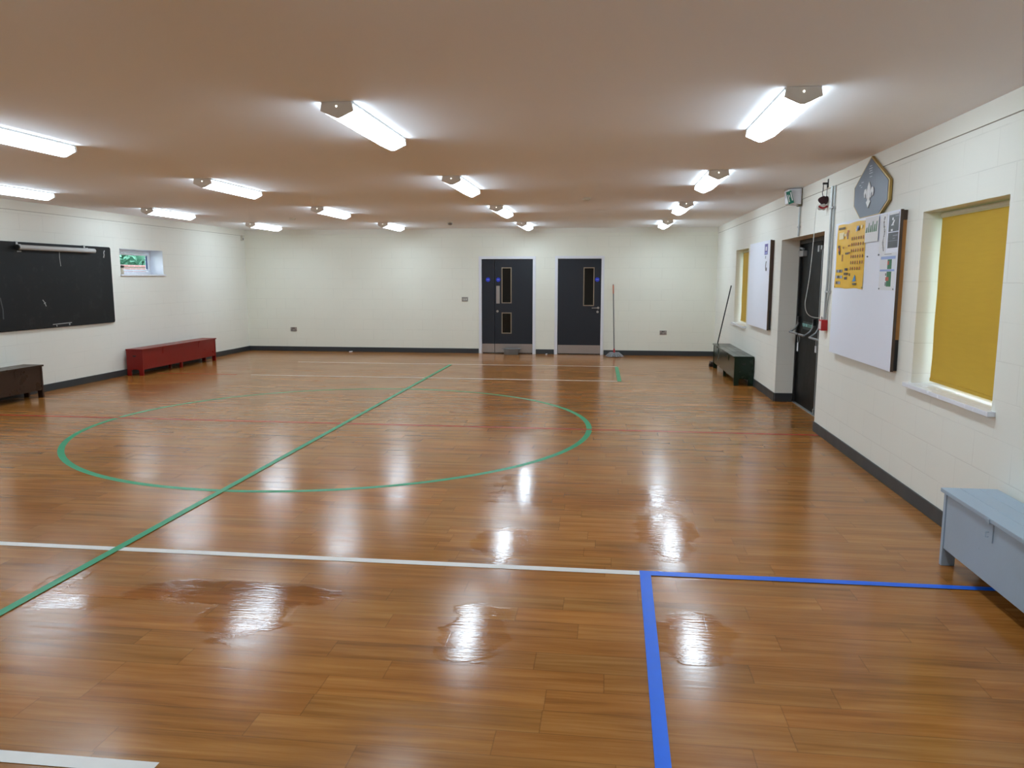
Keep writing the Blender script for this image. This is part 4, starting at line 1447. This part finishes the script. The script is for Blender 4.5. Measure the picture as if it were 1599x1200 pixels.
G().tube([along(0.05), along(0.86)], 0.0115, n=12).build('handle', 'mop_handle', t, smooth=True)
G().tube([along(0.861), along(0.96), along(0.985)], [0.0145, 0.0150, 0.013], n=12).build('grip', 'mop_orange', t, smooth=True)
G().tube([along(0.9855), along(1.0)], [0.012, 0.007], n=12).build('hang_cap', 'mop_handle', t, smooth=True)
G().tube([along(-0.02), along(0.0495)], [0.026, 0.015], n=14).build('socket', 'red_plastic', t, smooth=True)
g = G()
random.seed(11)
for i in range(150):
    a = random.uniform(0, 2 * math.pi)
    rr = random.uniform(0.10, 0.20)
    p0 = Vector((0.150 + 0.02 * math.cos(a), 16.235 + 0.015 * math.sin(a), 0.082))
    e = Vector((0.150 + rr * math.cos(a), 16.225 + rr * 0.75 * math.sin(a), 0.008))
    m1 = p0.lerp(e, 0.45) + Vector((0, 0, 0.035 + random.uniform(-0.008, 0.012)))
    m2 = p0.lerp(e, 0.8) + Vector((0, 0, 0.018))
    g.tube([p0, m1, m2, e], [0.006, 0.008, 0.007, 0.006], n=5)
g.build('mop_strings', 'mop_grey', t, smooth=True)

t = thing('washing_up_bowl', 'grey oval plastic bowl on the floor before the double door', 'bowl', (-2.055, 16.42, 0))
c = (-2.055, 16.425, 0.0005)
prof = [(0.145, 0.0), (0.152, 0.006), (0.178, 0.118), (0.192, 0.124), (0.192, 0.130), (0.172, 0.130), (0.148, 0.012)]
G().lathe(prof, c, 40, sx=1.0, sy=0.72).build('bowl_body', 'basin', t, smooth=True)
for s in (-1, 1):
    G().box(c[0] + s * 0.186, c[0] + s * 0.212, c[1] - 0.04, c[1] + 0.04, 0.122, 0.130).build('handle', 'basin', t, bevel=0.003)

t = thing('broom', 'dark broom standing behind the green chest against the right wall', 'broom', (1.95, 14.72, 0))
G().tube([(1.985, 14.685, 0.085), (2.226, 14.47, 1.512)], 0.0115, n=12).build('handle', 'broom_handle', t, smooth=True)
G().box(1.925, 2.03, 14.58, 14.80, 0.055, 0.092).build('broom_head', 'black', t, bevel=0.008)
g = G()
for i in range(16):
    for j in range(5):
        x = 1.933 + j * 0.022
        y = 14.587 + i * 0.0137
        g.tube([(x, y, 0.06), (x + (j - 2) * 0.006, y, 0.0)], 0.0055, n=5)
g.build('bristles', 'bristle', t)

# paper scraps by the back skirting
for x, y, w, lab in ((-1.300, 16.50, 0.035, 'tiny white scrap on the floor between the two back doors'), (-5.68, 16.50, 0.07, 'tiny white scrap on the floor by the back wall skirting')):
    g = G()
    vs = [(x - w / 2, y - 0.02, 0.003), (x + w / 2, y - 0.015, 0.006), (x + w / 2, y + 0.02, 0.012), (x - w / 2, y + 0.02, 0.004)]
    g.hexa(vs, [(a, b, cz + 0.012) for a, b, cz in vs])
    tag(g.build('paper_scrap', 'paper'), lab, 'scrap', 'white scraps by the back wall')
